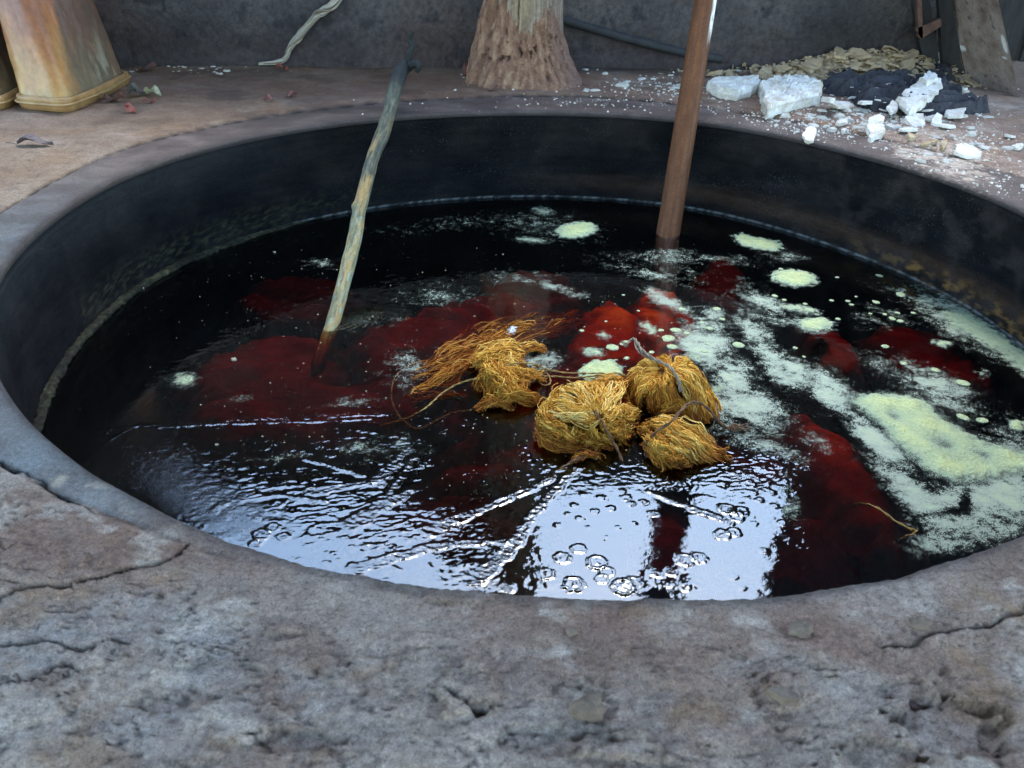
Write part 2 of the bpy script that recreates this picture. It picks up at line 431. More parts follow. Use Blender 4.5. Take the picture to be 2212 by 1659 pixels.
def build_ground():
    # angular steps denser near the camera
    th = []; a = -math.pi
    while a < math.pi - 1e-6:
        th.append(a); d = abs(a + math.pi / 2)
        vis = math.radians(.17 if d < .75 else (.36 if d < 2.6 else .45)); a += vis
    th = np.array(th); n = len(th)
    rs = np.concatenate([[0.0], np.linspace(.0004, .22, 170) , .22 + np.cumsum(np.linspace(.0016, .02, 90)), [1.6, 2.6, 4.5, 9, 20, 40, 60]])
    s = rs[None, :] * np.ones((n, 1)); TH = th[:, None] * np.ones((1, len(rs)))
    r = rim_r(TH) + s
    X = r * np.cos(TH); Y = r * np.sin(TH)
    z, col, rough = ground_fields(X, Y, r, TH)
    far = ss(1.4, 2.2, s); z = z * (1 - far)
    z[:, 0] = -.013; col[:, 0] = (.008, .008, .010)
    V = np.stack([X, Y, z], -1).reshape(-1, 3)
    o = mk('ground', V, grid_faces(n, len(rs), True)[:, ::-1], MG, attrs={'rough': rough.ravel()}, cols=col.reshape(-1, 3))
    tag(o, 'worn flaking grey brown concrete apron around the dye vat', kind='structure')
    return th, V.reshape(n, len(rs), 3)[:, 0]
GTH, RIMV = build_ground()
def GZ(x, y):                     # height of the apron at points x, y
    x = np.atleast_1d(np.asarray(x, float)); y = np.atleast_1d(np.asarray(y, float))
    return ground_fields(x, y, np.hypot(x, y), np.arctan2(y, x))[0]

# ------------------------------------------------------------------ vat
def m_vat():
    t = NT('dye_stained_concrete'); p = t.pos((1, 1, 2.5)); c = t.attr('Col').outputs['Color']
    n1 = t.noise(26, 9, .68, p); n2 = t.noise(160, 6, .7, p); n3 = t.noise(420, 2, .5, p)
    c = t.mix(.8, c, t.ramp(n1, [(.3, (.7, .68, .66)), (.5, (1, 1, 1)), (.7, (1.35, 1.3, 1.25))]), 'MULTIPLY')
    c = t.mix(.6, c, t.ramp(n2, [(.3, (.5, .5, .5)), (.5, (1, 1, 1)), (.7, (1.5, 1.5, 1.5))]), 'MULTIPLY')
    sp = t.ramp(n3, [(.69, (0, 0, 0)), (.73, (1, 1, 1))]); m = t.math('MULTIPLY', t.math('MULTIPLY', sp, t.ramp(t.noise(9, 3, .6, p), [(.42, (.1, .1, .1)), (.65, (1, 1, 1))])), t.attr('speck').outputs['Fac'])
    c = t.mix(m, c, (.35, .36, .34))
    return t.fin(t.bsdf(c, .75, t.bump(t.math('ADD', n1, t.math('MULTIPLY', n2, .4)), .7, .004), .04))
vat = empty('dye_vat', (0, 0, -.9), 'large round concrete vat with dark stained inner wall holding the red dye', 'vat')
def build_vat():
    th = np.linspace(-math.pi, math.pi, 640, endpoint=False); n = len(th)
    zz = np.concatenate([np.linspace(0, -.27, 90), [-.35, -.5, -.7, -.9]])
    TH = th[:, None] * np.ones((1, len(zz))); Z = zz[None] * np.ones((n, 1))
    r = rim_r(TH) + .0015 * fbm(TH * 12, Z * 20, 201, 4) + .006 * ss(0, -.03, Z) * 0
    # top row follows the lip
    er = .0145
    Z = np.minimum(Z, -.0085); r += .0015; r += .003 * (Z > -.024)
    X = r * np.cos(TH); Y = r * np.sin(TH)
    dth = np.degrees(TH)
    B = fbm(TH * 6, Z * 9, 211, 5); S = fbm(TH * 5, Z * 60, 212, 4)
    col = palette(B * .5 + .5 + .15 * S, [(.2, (.004, .0045, .006)), (.5, (.007, .0075, .009)), (.85, (.014, .013, .014))])
    band = np.exp(-((Z + .19 - .012 * S) / .022) ** 2) * ss(100, 60, dth) * ss(-60, 0, dth)
    col = lerp(col, np.array([.055, .033, .022]), np.clip(band, 0, 1) * .6)
    org = np.exp(-((Z + .212) / .020) ** 2) * ss(42, 20, dth) * ss(-40, 0, dth)
    og = ss(-.05, .35, fbm(TH * 30, Z * 40, 213, 4)); col = lerp(col, np.array([.20, .11, .035]), org * og * .85)
    col = lerp(col, np.array([.035, .03, .03]), ss(75, 20, dth) * ss(-70, -10, dth) * .5 * ss(-.1, .4, fbm(TH * 14, Z * 16, 214, 4)))
    lg = ss(120, 170, np.abs(dth)) * (Y > -.9); col = lerp(col, np.array([.04, .044, .05]), np.clip(lg, 0, 1) * .35 * ss(-.13, -.02, Z))
    gm = np.exp(-((Z + .2) / .03) ** 2) * ss(105, 150, dth); col = lerp(col, np.array([.036, .036, .022]), gm * ss(-.1, .3, fbm(TH * 45, Z * 90, 215, 5, .75)) * .7)
    scum = np.exp(-((Z - ZW - .004) / .0022) ** 2); col = lerp(col, np.array([.22, .24, .25]), scum * (.12 + .6 * ss(-.2, .3, vnoise(TH * 60, Z, 4))) * ss(175, 120, np.abs(dth - 60)))
    speck = ss(120, 60, np.abs(dth - 40)) * (.4 + .6 * ss(-.2, .2, vnoise(TH * 5, Z * 8, 9)))
    o = mk('inner_wall', np.stack([X, Y, Z], -1).reshape(-1, 3), grid_faces(n, len(zz), True), m_vat(), vat, attrs={'speck': speck.ravel()}, cols=np.clip(col, .004, .5).reshape(-1, 3))
    # bottom
    V = np.vstack([np.stack([.93 * np.cos(th), .93 * np.sin(th), np.full(n, -.895)], 1), [[0, 0, -.895]]])
    i = np.arange(n); F = np.stack([i, (i + 1) % n, np.full(n, n)], 1)
    mk('bottom', V, F, M_DARKWOOD, vat)
    # mossy crust ledge at the dye line on the left
    a = np.radians(np.linspace(128, 222, 420)); k = len(a)
    ns = 14; u = np.linspace(0, 2 * math.pi, ns, endpoint=False)
    AA = a[:, None] * np.ones((1, ns)); U = u[None] * np.ones((k, 1))
    w = .008 + .004 * vnoise(AA * 14, U, 1) + .005 * fbm(AA * 60, U * 1.2, 2, 5, .7); w = w * ss(128, 150, np.degrees(AA)) + .0005
    rr = rim_r(AA) - .001 - w * 1.25 * np.clip(np.cos(U), -.2, 1); Z = ZW + .003 + w * 1.0 * np.sin(U)
    V = np.stack([rr * np.cos(AA), rr * np.sin(AA), Z], -1).reshape(-1, 3)
    cc = palette((fbm(AA * 50, U * 2, 6, 5, .7) + .5 * vnoise(AA * 9, U * 0, 31)).ravel() * .5 + .45, [(.3, (.008, .009, .008)), (.6, (.030, .031, .018)), (.85, (.085, .085, .05))])
    i = np.arange(k - 1)[:, None]; j = np.arange(ns)[None]; j2 = (j + 1) % ns
    F = np.stack([i * ns + j, (i + 1) * ns + j, (i + 1) * ns + j2, i * ns + j2], -1).reshape(-1, 4)
    o = mk('moss_ledge', V, F, M_MOSS, vat, cols=cc); 
build_vat()

# ------------------------------------------------------------------ dye: surface relief
WAKES = [([(883, 970), (850, 1005), (815, 1040)], .009, 1.0), ([(895, 985), (868, 1028), (840, 1072)], .003, 1.0), ([(893, 1058), (850, 1080), (817, 1095), (760, 1136)], .011, .8),
         ([(822, 1040), (750, 1048), (670, 1062)], .007, .7), ([(1190, 1034), (1120, 1066), (1042, 1100), (985, 1122), (925, 1145)], .0085, 1.2), ([(1243, 1012), (1200, 1058), (1155, 1108), (1110, 1176), (1075, 1212), (1040, 1244)], .0085, 1.2),
         ([(1090, 1170), (1010, 1172), (930, 1182), (850, 1206), (770, 1228)], .0075, .9), ([(660, 992), (720, 1008), (788, 1028)], .002, .8), ([(520, 1082), (600, 1068), (700, 1085)], .002, .7),
         ([(120, 938), (210, 930), (300, 920), (420, 915), (520, 906), (640, 903), (760, 896), (860, 893)], .004, .6), ([(330, 925), (480, 916), (640, 912), (800, 905)], .0018, .7), ([(180, 1005), (205, 975), (240, 950), (300, 915)], .0015, .4),
         ([(1400, 1062), (1480, 1095), (1580, 1128)], .004, .8), ([(1000, 1262), (1060, 1258), (1100, 1272)], .006, .8)]
BUB = [(565, 1155, 9), (590, 1140, 7), (612, 1160, 6), (556, 1172, 6), (600, 1090, 6), (480, 1090, 5), (1180, 1240, 8), (1215, 1205, 8), (1250, 1185, 7),
       (1290, 1215, 10), (1310, 1235, 7), (1240, 1262, 10), (1345, 1268, 11), (1365, 1258, 8), (1480, 1210, 9), (1510, 1205, 8), (1570, 1100, 9), (1590, 1115, 9),
       (1600, 1105, 8), (1560, 1155, 8), (1585, 1150, 7), (1285, 1105, 4), (1320, 1098, 4), (1352, 1075, 5), (1362, 1088, 4), (1410, 1110, 5), (1240, 1092, 3),
       (1250, 1120, 3), (1270, 1140, 2.5), (1335, 1140, 2.5), (1205, 1135, 3), (1390, 1085, 4), (1298, 1075, 4), (1620, 1040, 4), (1690, 1130, 5), (1450, 1235, 6),
       (1420, 1240, 5), (1300, 1250, 6), (1480, 1270, 5), (1260, 1068, 3), (1345, 1062, 3), (1225, 1110, 2.5), (1370, 1130, 2), (1310, 1160, 2), (1650, 1190, 4), (1640, 1080, 4)]
_bubw = [(un(a, b, ZW), c) for a, b, c in BUB]
_rb = np.random.default_rng(5)
RB = []
for cx, cy, sx, sy, nn in [(600, 1050, 200, 60, 170), (820, 1190, 180, 60, 90), (480, 1010, 160, 50, 70), (1620, 1030, 90, 60, 40), (1120, 1000, 140, 40, 30), (1460, 1250, 150, 20, 25), (700, 960, 160, 40, 70)]:
    for _ in range(nn): RB.append((cx + sx * _rb.normal() * .6, cy + sy * _rb.normal() * .7, _rb.uniform(1.6, 5.0)))
_rbw = [(un(a, b, ZW), c) for a, b, c in RB]

def dye_fields(X, Y):
    P = np.stack([X, Y, np.full(X.shape, ZW)], -1).reshape(-1, 3); px, py = proj(P); px = px.reshape(X.shape); py = py.reshape(X.shape)
    A = .12 + .72 * gau(px, py, 700, 1040, 420, 120, -4) + .9 * gau(px, py, 850, 1180, 300, 90, 8) + .9 * gau(px, py, 1000, 860, 420, 110, -10) + .7 * gau(px, py, 700, 700, 320, 130, -10) \
        + .9 * gau(px, py, 1600, 1010, 240, 55) + .45 * gau(px, py, 1750, 1150, 140, 140) + .5 * gau(px, py, 1250, 1010, 200, 45) + .35 * gau(px, py, 900, 600, 260, 60) + .6 * gau(px, py, 1450, 1030, 160, 30)
    A = A * (1 - .92 * gau(px, py, 1290, 1150, 120, 100)) * (1 - .80 * gau(px, py, 1570, 1190, 120, 90)) * (1 - .6 * gau(px, py, 545, 1140, 90, 26, 14))
    A = A * .85 * (1 - .75 * gau(px, py, 945, 1080, 60, 45)) * (1 - .9 * gau(px, py, 560, 1140, 100, 30, 22))
    A = np.clip(A, 0, 1.1)
    dx = .006 * vnoise(X * 30, Y * 30, 301)
    n1 = ridged(X * 32 + 3 * dx * 60, (Y + dx) * 62, 302, 3)
    n2 = fbm((X + dx) * 75, Y * 130, 303, 3)
    n3 = vnoise(X * 12, Y * 14, 304)
    patch = ss(-.12, .38, fbm(X * 9, Y * 12, 305, 4)) * .9 + .1 + .5 * gau(px, py, 1620, 1000, 200, 45) + .5 * gau(px, py, 950, 860, 300, 60); patch = np.clip(patch, 0, 1)
    Xo, Yo = X, Y; X = Xo * .93 + Yo * .36; Y = Yo * .93 - Xo * .36
    n4 = ss(.12, .42, fbm((X + dx) * 36 + .6 * vnoise(X * 100, Y * 100, 311), Y * 78, 312, 4)); n5 = ss(.05, .3, fbm(X * 90, (Y + dx) * 170, 313, 3)); X, Y = Xo, Yo
    z = .00026 * A * (.35 + .65 * patch) * np.clip(n1, 0, 1) ** 2 * 2.2 + A * (.00042 * n4 + .00022 * n5) * patch + .0003 * n3 * (.3 + A) * .5
    z = z + .00006 * vnoise(X * 45, Y * 45, 306)
    micro = 1.0 * gau(px, py, 300, 990, 170, 90, 15) + .8 * gau(px, py, 450, 1080, 160, 60, 25) + .4 * gau(px, py, 700, 950, 300, 60)
    for pts, w, s in WAKES:
        pw = np.array([un(a, b, ZW)[:2] for a, b in pts])
        d, tt = seg_dist(X + dx * .6, Y + .3 * dx, pw); ww = w * (.5 + .8 * tt)
        brk = ss(-.35, .1, vnoise(X * 38, Y * 38, 318)); blo = .5 + .5 * np.sin(tt * np.sum(np.linalg.norm(np.diff(pw, axis=0), axis=1)) * 2 * math.pi / .0085 + 2.5 * vnoise(X * 70, Y * 70, 320)) * np.clip(1 - (d / (ww + 1e-6)) * .3, 0, 1); ww = ww * (1 + .35 * vnoise(X * 60, Y * 60, 319))
        ins = ss(1.05, .7, d / ww); edge = np.exp(-((d - ww) / (.0022)) ** 2)
        rip = ridged(X * 140, Y * 190, 310, 3); r3 = ss(.0, .3, fbm(X * 170, Y * 200, 314, 2))
        z = z + s * (.00065 * edge * brk * (.5 + rip) + ins * (.00035 * r3 + .00050 * blo)); micro = micro + .6 * ins
    def bub(lst, k):
        nonlocal z
        for c, rmm in lst:
            R = rmm * .001 * 1.15
            m = (np.abs(X - c[0]) < R * 3) & (np.abs(Y - c[1]) < R * 3)
            if not m.any(): continue
            xs, ys = X[m], Y[m]; d = np.hypot(xs - c[0], ys - c[1]) * (1 + .25 * vnoise(xs * 160, ys * 160, 7))
            sg = max(.14 * R, .0013); z[m] += k * (.10 * R * np.exp(-((d - R) / sg) ** 2) + .07 * R * np.clip(1 - (d / R) ** 2, 0, 1) * (1 + .6 * vnoise(xs * 260, ys * 260, 8)))
    bub(_rbw, .5); bub(_bubw, 1.0)
    # meniscus round yarn, stick and pole
    for cx, cy, rr, hh in ((1445, 505, .034, .003), (720, 690, .024, .003)):
        c = un(cx, cy, ZW); d = np.hypot(X - c[0], Y - c[1]); z = z + hh * np.exp(-np.clip(d - rr, 0, 1) / .006) * .7 + .0004 * np.sin(d * 520) * np.exp(-d / .05)
    return z, np.clip(micro, 0, 1.3), px, py

def m_dye():
    t = NT('red_dye_liquid')
    p = t.pos(); n = t.noise(300, 4, .75, p); n2 = t.noise(90, 3, .5, p)
    mic = t.math('MULTIPLY', n, t.attr('micro').outputs['Fac'])
    nr = t.bump(mic, .20, .0012)
    nr = t.bump(n2, .10, .001, nr)
    fr = t.n('Fresnel'); fr.inputs[0].default_value = 1.7; t.l(nr, fr.inputs[1])
    gl = t.n('BsdfGlossy'); gl.inputs['Roughness'].default_value = .015; gl.inputs[0].default_value = (.92, .97, 1, 1); t.l(nr, gl.inputs['Normal'])
    tr = t.n('BsdfTransparent'); mx = t.n('MixShader')
    t.l(fr.outputs[0], mx.inputs[0]); t.l(tr.outputs[0], mx.inputs[1]); t.l(gl.outputs[0], mx.inputs[2])
    t.l(mx.outputs[0], t.out.inputs[0])
    va = t.n('VolumeAbsorption'); va.inputs[0].default_value = (.868, .555, .05, 1); va.inputs[1].default_value = 122
    t.l(va.outputs[0], t.out.inputs[1])
    return t.m

def build_dye():
    ys = [-.91]; 
    while ys[-1] < .915: ys.append(ys[-1] + .0019 + .0032 * float(ss(-.5, .8, ys[-1])))
    ys = np.array(ys); xs = np.arange(-.95, .951, .0023)
    X, Y = np.meshgrid(xs, ys, indexing='ij')
    th = np.arctan2(Y, X); r = np.hypot(X, Y); Rr = rim_r(th) + .004
    keep = r < Rr
    f = grid_faces(len(xs), len(ys)); kf = keep.ravel()[f].any(1); f = f[kf]
    k = np.where(r > Rr, Rr / np.maximum(r, 1e-6), 1); X = X * k; Y = Y * k
    z, mic, px, py = dye_fields(X, Y)
    used = np.unique(f); mp = np.full(X.size, -1); mp[used] = np.arange(len(used)); f = mp[f]
    V = np.stack([X, Y, ZW + z], -1).reshape(-1, 3)[used]; mic = mic.ravel()[used]
    e = np.vstack([f[:, [0, 1]], f[:, [1, 2]], f[:, [2, 3]], f[:, [3, 0]]])
    key = e.min(1).astype(np.int64) * 10000000 + e.max(1); u, inv, cnt = np.unique(key, return_inverse=True, return_counts=True)
    be = e[cnt[inv] == 1]
    bv = np.unique(be); nb = len(V); low = np.full(nb, -1); low[bv] = nb + np.arange(len(bv))
    V2 = V[bv].copy(); V2[:, 2] = -.89
    side = np.stack([be[:, 1], be[:, 0], low[be[:, 0]], low[be[:, 1]]], 1)
    c = nb + len(bv); bot = np.stack([low[be[:, 1]], low[be[:, 0]], np.full(len(be), c)], 1)
    V = np.vstack([V, V2, [[0, 0, -.89]]]); mic = np.concatenate([mic, np.zeros(len(bv) + 1)])
    o = mk('water', V, [np.vstack([f, side]), bot], m_dye(), attrs={'micro': mic})
    tag(o, 'dark red liquid dye filling the round vat', kind='structure')
build_dye()
WATER_Z = lambda X, Y: ZW + dye_fields(X, Y)[0]

# ------------------------------------------------------------------ walls, unseen roof, sheds round the yard
def wall_y(x): return 1.50 + .09 * np.asarray(x) + .012 * np.sin(np.asarray(x) * 5) - .05 * ss(-.9, -1.6, np.asarray(x, float))
WTOP = float(mirror_y(1300., 1040., 1.56)[2])
XR = float(mirror_y(1722., 1150., 1.66)[0]); XL = float(mirror_y(400., 1120., 1.5)[0])

TL_ = float(mirror_y(620., 1092., 1.5)[2]) / WTOP
def build_wall():
    xs = np.concatenate([np.arange(-3.2, -1.6, .05), np.arange(-1.6, 1.30, .007)]); zs = np.concatenate([np.arange(-.03, .52, .007), np.linspace(.53, WTOP, 16)])
    X, Z = np.meshgrid(xs, zs, indexing='ij')
    Y = wall_y(X) + .010 * fbm(X * 5, Z * 5, 401, 4) + .006 * fbm(X * 28, Z * 28, 402, 5, .62) + .004 * ss(.2, .6, fbm(X * 14, Z * 14, 403, 4))
    Y = Y + .01 * ss(.06, 0, Z) * -1 + .004 * fbm(X * 90, Z * 90, 409, 3)
    n = len(xs); m = len(zs)
    A = fbm(X * 3, Z * 3.5, 404, 6, .6); B = fbm(X * 12, Z * 12, 405, 5, .65); Cc = fbm(X * 1.5, Z * 2, 406, 3)
    col = palette(A * .5 + .5, [(.15, (.055, .06, .075)), (.45, (.105, .11, .13)), (.7, (.155, .155, .17)), (.9, (.19, .18, .185))])
    col = lerp(col, np.array([.11, .075, .075]), ss(.05, .5, Cc) * .7)
    col = lerp(col, np.array([.04, .045, .06]), ss(.2, .45, B) * .8)
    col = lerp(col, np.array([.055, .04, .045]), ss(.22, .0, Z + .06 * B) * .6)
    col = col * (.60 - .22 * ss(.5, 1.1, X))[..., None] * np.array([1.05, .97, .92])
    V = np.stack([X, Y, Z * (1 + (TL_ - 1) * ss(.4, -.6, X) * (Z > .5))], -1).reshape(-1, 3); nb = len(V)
    # back face + top: a slab 0.18 thick
    xb = np.linspace(-3.2, 1.30, 12); VB = []
    F = grid_faces(n, m)
    b = []
    for x in xb: b += [[x, float(wall_y(x)) + .2, -.03], [x, float(wall_y(x)) + .2, WTOP * (1 + (TL_ - 1) * float(ss(.4, -.6, x)))]]
    VB = np.array(b); FB = grid_faces(12, 2)[:, ::-1] + nb
    ii = [int(round(q)) for q in np.linspace(0, n - 1, 12)]; top = np.array([[ii[q] * m + m - 1, ii[q + 1] * m + m - 1, nb + 2 * q + 3, nb + 2 * q + 1] for q in range(11)]); s1 = np.array([[0, m - 1, nb + 1, nb]]); s2 = np.array([[(n - 1) * m, (n - 1) * m + m - 1, nb + 23, nb + 22]])
    Vall = np.vstack([V, VB]); colb = np.vstack([col.reshape(-1, 3), np.full((24, 3), .12)])
    t = NT('rough_render'); p = t.pos(); c = t.attr('Col').outputs['Color']; n1 = t.noise(60, 9, .7, p); n2 = t.noise(330, 5, .7, p)
    c = t.mix(.8, c, t.ramp(n1, [(.3, (.4, .4, .42)), (.5, (1, 1, 1)), (.7, (1.5, 1.5, 1.5))]), 'MULTIPLY')
    c = t.mix(.5, c, t.ramp(n2, [(.3, (.5, .5, .5)), (.6, (1.2, 1.2, 1.2)), (.75, (1.9, 1.9, 1.9))]), 'MULTIPLY')
    mat = t.fin(t.bsdf(c, .85, t.bump(t.math('ADD', n1, t.math('MULTIPLY', n2, .35)), 1, .008), .35))
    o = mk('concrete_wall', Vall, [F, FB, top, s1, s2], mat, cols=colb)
    tag(o, 'rough dark grey rendered wall running behind the vat', 'wall')
build_wall()

def planks(name, label, x0, x1, y, z1, slant=0):
    root = empty(name, (x0, y, 0), label, 'shed')
    w = .155; n = int((x1 - x0) / w); base = None
    for i in range(n):
        a = x0 + i * w; zz = z1 + .03 * random.random()
        V, F = box_vf((a + .003, y - .012 * (i % 2), 0), (a + w - .003, y + .025 - .012 * (i % 2), zz))
        V[:, 1] += slant * (V[:, 0] - x0)
        mk('plank', V, F, M_DARKWOOD, root, smooth=False)
planks('timber_shed', 'dark plank shed standing in shadow at the far right', XR, XR + 2.6, 1.86, 2.75, -.0)
planks('timber_shed', 'dark plank shed wall rising behind the left end of the rendered wall', XL - 2.4, XL, 1.72, 2.45)

def build_roof():
    root = empty('unseen_shelter', (0, -1.5, 0), 'unseen rusty corrugated roof on round posts limiting the sky light over the near side of the vat', 'shelter')
    xs = np.arange(-3.6, 3.61, .02); ys = np.linspace(-4.2, ROOF_Y, 6)
    X, Y = np.meshgrid(xs, ys, indexing='ij'); Z = 2.55 + .05 * (Y - ROOF_Y) * -1 * .6 + .012 * np.sin(X * 2 * math.pi / .09)
    V = np.stack([X, Y, Z], -1).reshape(-1, 3); n = len(V); V = np.vstack([V, V + np.array([0, 0, -.004])])
    f = grid_faces(len(xs), len(ys)); mk('roof', V, [f, f[:, ::-1] + n], M_ROOF, root)
    for x, y in ((-2.9, ROOF_Y - .1), (2.9, ROOF_Y - .1), (-2.9, -3.9), (2.9, -3.9)):
        P = np.array([[x, y, -.02 + .26 * k] for k in range(11)]); V, F = tube(P, .06, 12); mk('post', V, F, M_DARKWOOD, root)
ROOF_Y = 1.15  # edge of the unseen roof, set forward to cut the sky light
build_roof()
# post standing behind the wall
xp = [float(mirror_y(q, 1150., 1.8)[0]) for q in (1422., 1486.)]
V, F = box_vf((xp[0], 1.83, 0), (xp[1], 1.95, 2.9)); V2 = V.copy()
tag(mk('timber_post', V, F, M_DARKWOOD, smooth=False), 'squared dark timber post rising behind the rendered wall', 'post')

# leafy shrubs added behind the wall to darken the sky mirrored in the dye
def build_shrub(px, py0, rad, hgt, n, seed, label):
    rg = np.random.default_rng(seed); c = mirror_y(float(px), float(py0), 1.95); root = empty('added_shrub', (c[0], 1.95, 0), label, 'shrub')
    P = smooth_path([[c[0], 1.95, 0], [c[0] + .03, 1.96, .7], [c[0] - .02, 1.94, c[2] + hgt * .4]], 30); V, F = tube(P, np.linspace(.022, .008, 30), 8); mk('stem', V, F, M_DARKWOOD, root)
    ps = []
    for i in range(n):
        d = rg.normal(size=3); d /= np.linalg.norm(d); q = np.array([c[0], 1.95, c[2] - .05]) + d * rg.uniform(.2, 1) ** .5 * np.array([rad, rad * .7, hgt]); a = rg.normal(size=3); a /= np.linalg.norm(a); b = np.cross(a, rg.normal(size=3)); b /= np.linalg.norm(b)
        L = rg.uniform(.025, .05); w = L * .36; ps.append((np.array([q - a * L, q - b * w + a * .1 * L, q + a * L, q + b * w + a * .1 * L, q + np.cross(a, b) * w * .4]), np.array([[0, 1, 4], [1, 2, 4], [2, 3, 4], [3, 0, 4]])))
    V, F = merge(ps); tag(mk('leaves', V, F, m_plain('shrub_leaf', [(.3, (.02, .035, .012)), (.7, (.05, .08, .03))], 20, .5, .001), root, smooth=False), kind='stuff')
build_shrub(1040, 1120, .20, .22, 900, 4, 'dark leafy shrub added behind the rendered wall to darken the mirrored sky left of the post')
build_shrub(985, 1205, .11, .12, 300, 5, 'smaller dark leafy shrub tip added behind the rendered wall to break up the mirrored sky')

# ------------------------------------------------------------------ tree stump post with mud foot
def build_trunk():
    root = empty('old_post', (-.08, 1.30, 0), 'weathered split tree trunk post with reddish mud packed round its foot', 'post')
    nz, na = 150, 300
    a = np.linspace(0, 2 * math.pi, na, endpoint=False)
    def body(z, kind):
        TH = a[None] * np.ones((nz, 1)); Z = z[:, None] * np.ones((1, na))
        return TH, Z
    cx = float(uny(1138., 0., 1.33)[0]); 
    # trunk
    z = np.linspace(-.01, 2.6, nz); TH = a[None] * np.ones((len(z), 1)); Z = z[:, None] * np.ones((1, na))
    r = .098 + .028 * np.exp(-Z / .07) + .006 * np.sin(TH * 3 + 1) + .006 * ridged(TH * 7, Z * .9, 501, 4) * .6 + .004 * fbm(TH * 20, Z * 10, 502, 4)
    deep = 0 * Z
    for t0, w0, za, zb in ((-2.02, .075, .235, 2.6), (-2.25, .03, .12, 2.6), (-1.78, .03, .27, .8)):
        g = np.exp(-((TH - 2 * math.pi * (t0 < 0) - t0 + .02 * np.sin(Z * 40)) / w0) ** 4) * ss(za, za + .02, Z + .02 * vnoise(TH * 30, Z * 20, 9)); deep = np.maximum(deep, g)
    r = r - .035 * deep
    cr_ = np.exp(-((TH - (2 * math.pi - 1.83) + .05 * vnoise(Z * 25, Z * 0, 12)) / .016) ** 2) * ss(.10, .13, Z) * ss(.30, .26, Z); r = r - .015 * cr_
    X = cx + .004 * np.sin(Z * 3) + r * np.cos(TH); Y = 1.33 + r * np.sin(TH)
    A = fbm(TH * 9, Z * 4, 503, 5, .6); col = palette(A * .5 + .5, [(.2, (.09, .07, .065)), (.5, (.19, .15, .125)), (.8, (.30, .25, .20))])
    col = lerp(col, np.array([.30, .24, .14]), gau(TH, Z, 2 * math.pi - 1.75, .22, .3, .07) * .6)
    col = lerp(col, np.array([.24, .13, .085]), ss(.17, .05, Z + .03 * A) * .7)
    col = lerp(col, np.array([.02, .018, .018]), np.clip(deep + cr_, 0, 1) * .85)
    f = grid_faces(len(z), na); i = np.arange(len(z) - 1); extra = np.stack([i * na + na - 1, (i + 1) * na + na - 1, (i + 1) * na, i * na], 1)
    mk('trunk', np.stack([X, Y, Z], -1).reshape(-1, 3), np.vstack([f, extra])[:, ::-1], m_attr('split_wood', .85, 90, .6, .003), root, cols=col.reshape(-1, 3))
    # mud foot: flared skirt
    u = np.linspace(0, 1, nz); U = u[:, None] * np.ones((1, na)); TH = a[None] * np.ones((nz, 1))
    lf = np.clip(-np.cos(TH), 0, 1); fr = np.clip(-np.sin(TH), 0, 1)
    H = .24 + .10 * lf ** 2 * ss(-.3, .2, vnoise(TH * 2, 0 * TH, 4) + .3) - .03 * fr
    Rb = .128 + .045 * lf + .04 * np.clip(np.cos(TH), 0, 1) + .06 * fr
    Rb = Rb + .012 * vnoise(TH * 4, 0 * TH, 5) + .007 * vnoise(TH * 12, 0 * TH, 6)
    r = .095 + (Rb - .095) * (1 - U) ** 1.9 + .10 * lf * (1 - U) * U; Z = H * U
    lay = fbm(TH * 5, U * 3, 511, 5, .6)
    r = r + .008 * lay + .0022 * ridged(TH * 9 + U * 3, U * 6, 512, 4) + .003 * fbm(TH * 20, U * 20, 513, 5, .65)
    hol = np.clip(ss(.38, .5, fbm(TH * 9, U * 7, 514, 3)) * ss(.15, .35, U) * ss(.85, .6, U), 0, 1)
    for t0, u0, st, su in ((2 * math.pi - 1.15, .16, .05, .05), (2 * math.pi - 2.55, .62, .05, .05), (2 * math.pi - 2.5, .45, .07, .03), (2 * math.pi - 1.72, .5, .04, .03), (2 * math.pi - 2.3, .3, .05, .02)):
        hol = np.maximum(hol, gau(TH, U, t0, u0, st, su))
    r = r - .013 * hol
    X = cx + r * np.cos(TH); Y = 1.33 + r * np.sin(TH); Z = Z + .004 * lay - .004
    B = fbm(TH * 8, U * 5, 515, 6, .6)
    col = palette(B * .5 + .5, [(.2, (.10, .05, .036)), (.5, (.18, .10, .067)), (.8, (.28, .18, .12))])
    col = lerp(col, np.array([.14, .09, .08]), ss(2 * math.pi - 1.1, 2 * math.pi - .6, TH) * .6)
    col = lerp(col, np.array([.02, .012, .012]), np.clip(hol, 0, 1) * .65)
    f = grid_faces(nz, na); i = np.arange(nz - 1); extra = np.stack([i * na + na - 1, (i + 1) * na + na - 1, (i + 1) * na, i * na], 1)
    mk('mud_foot', np.stack([X, Y, Z], -1).reshape(-1, 3), np.vstack([f, extra])[:, ::-1], m_attr('packed_mud', .92, 120, .6, .003), root, cols=col.reshape(-1, 3))
build_trunk()

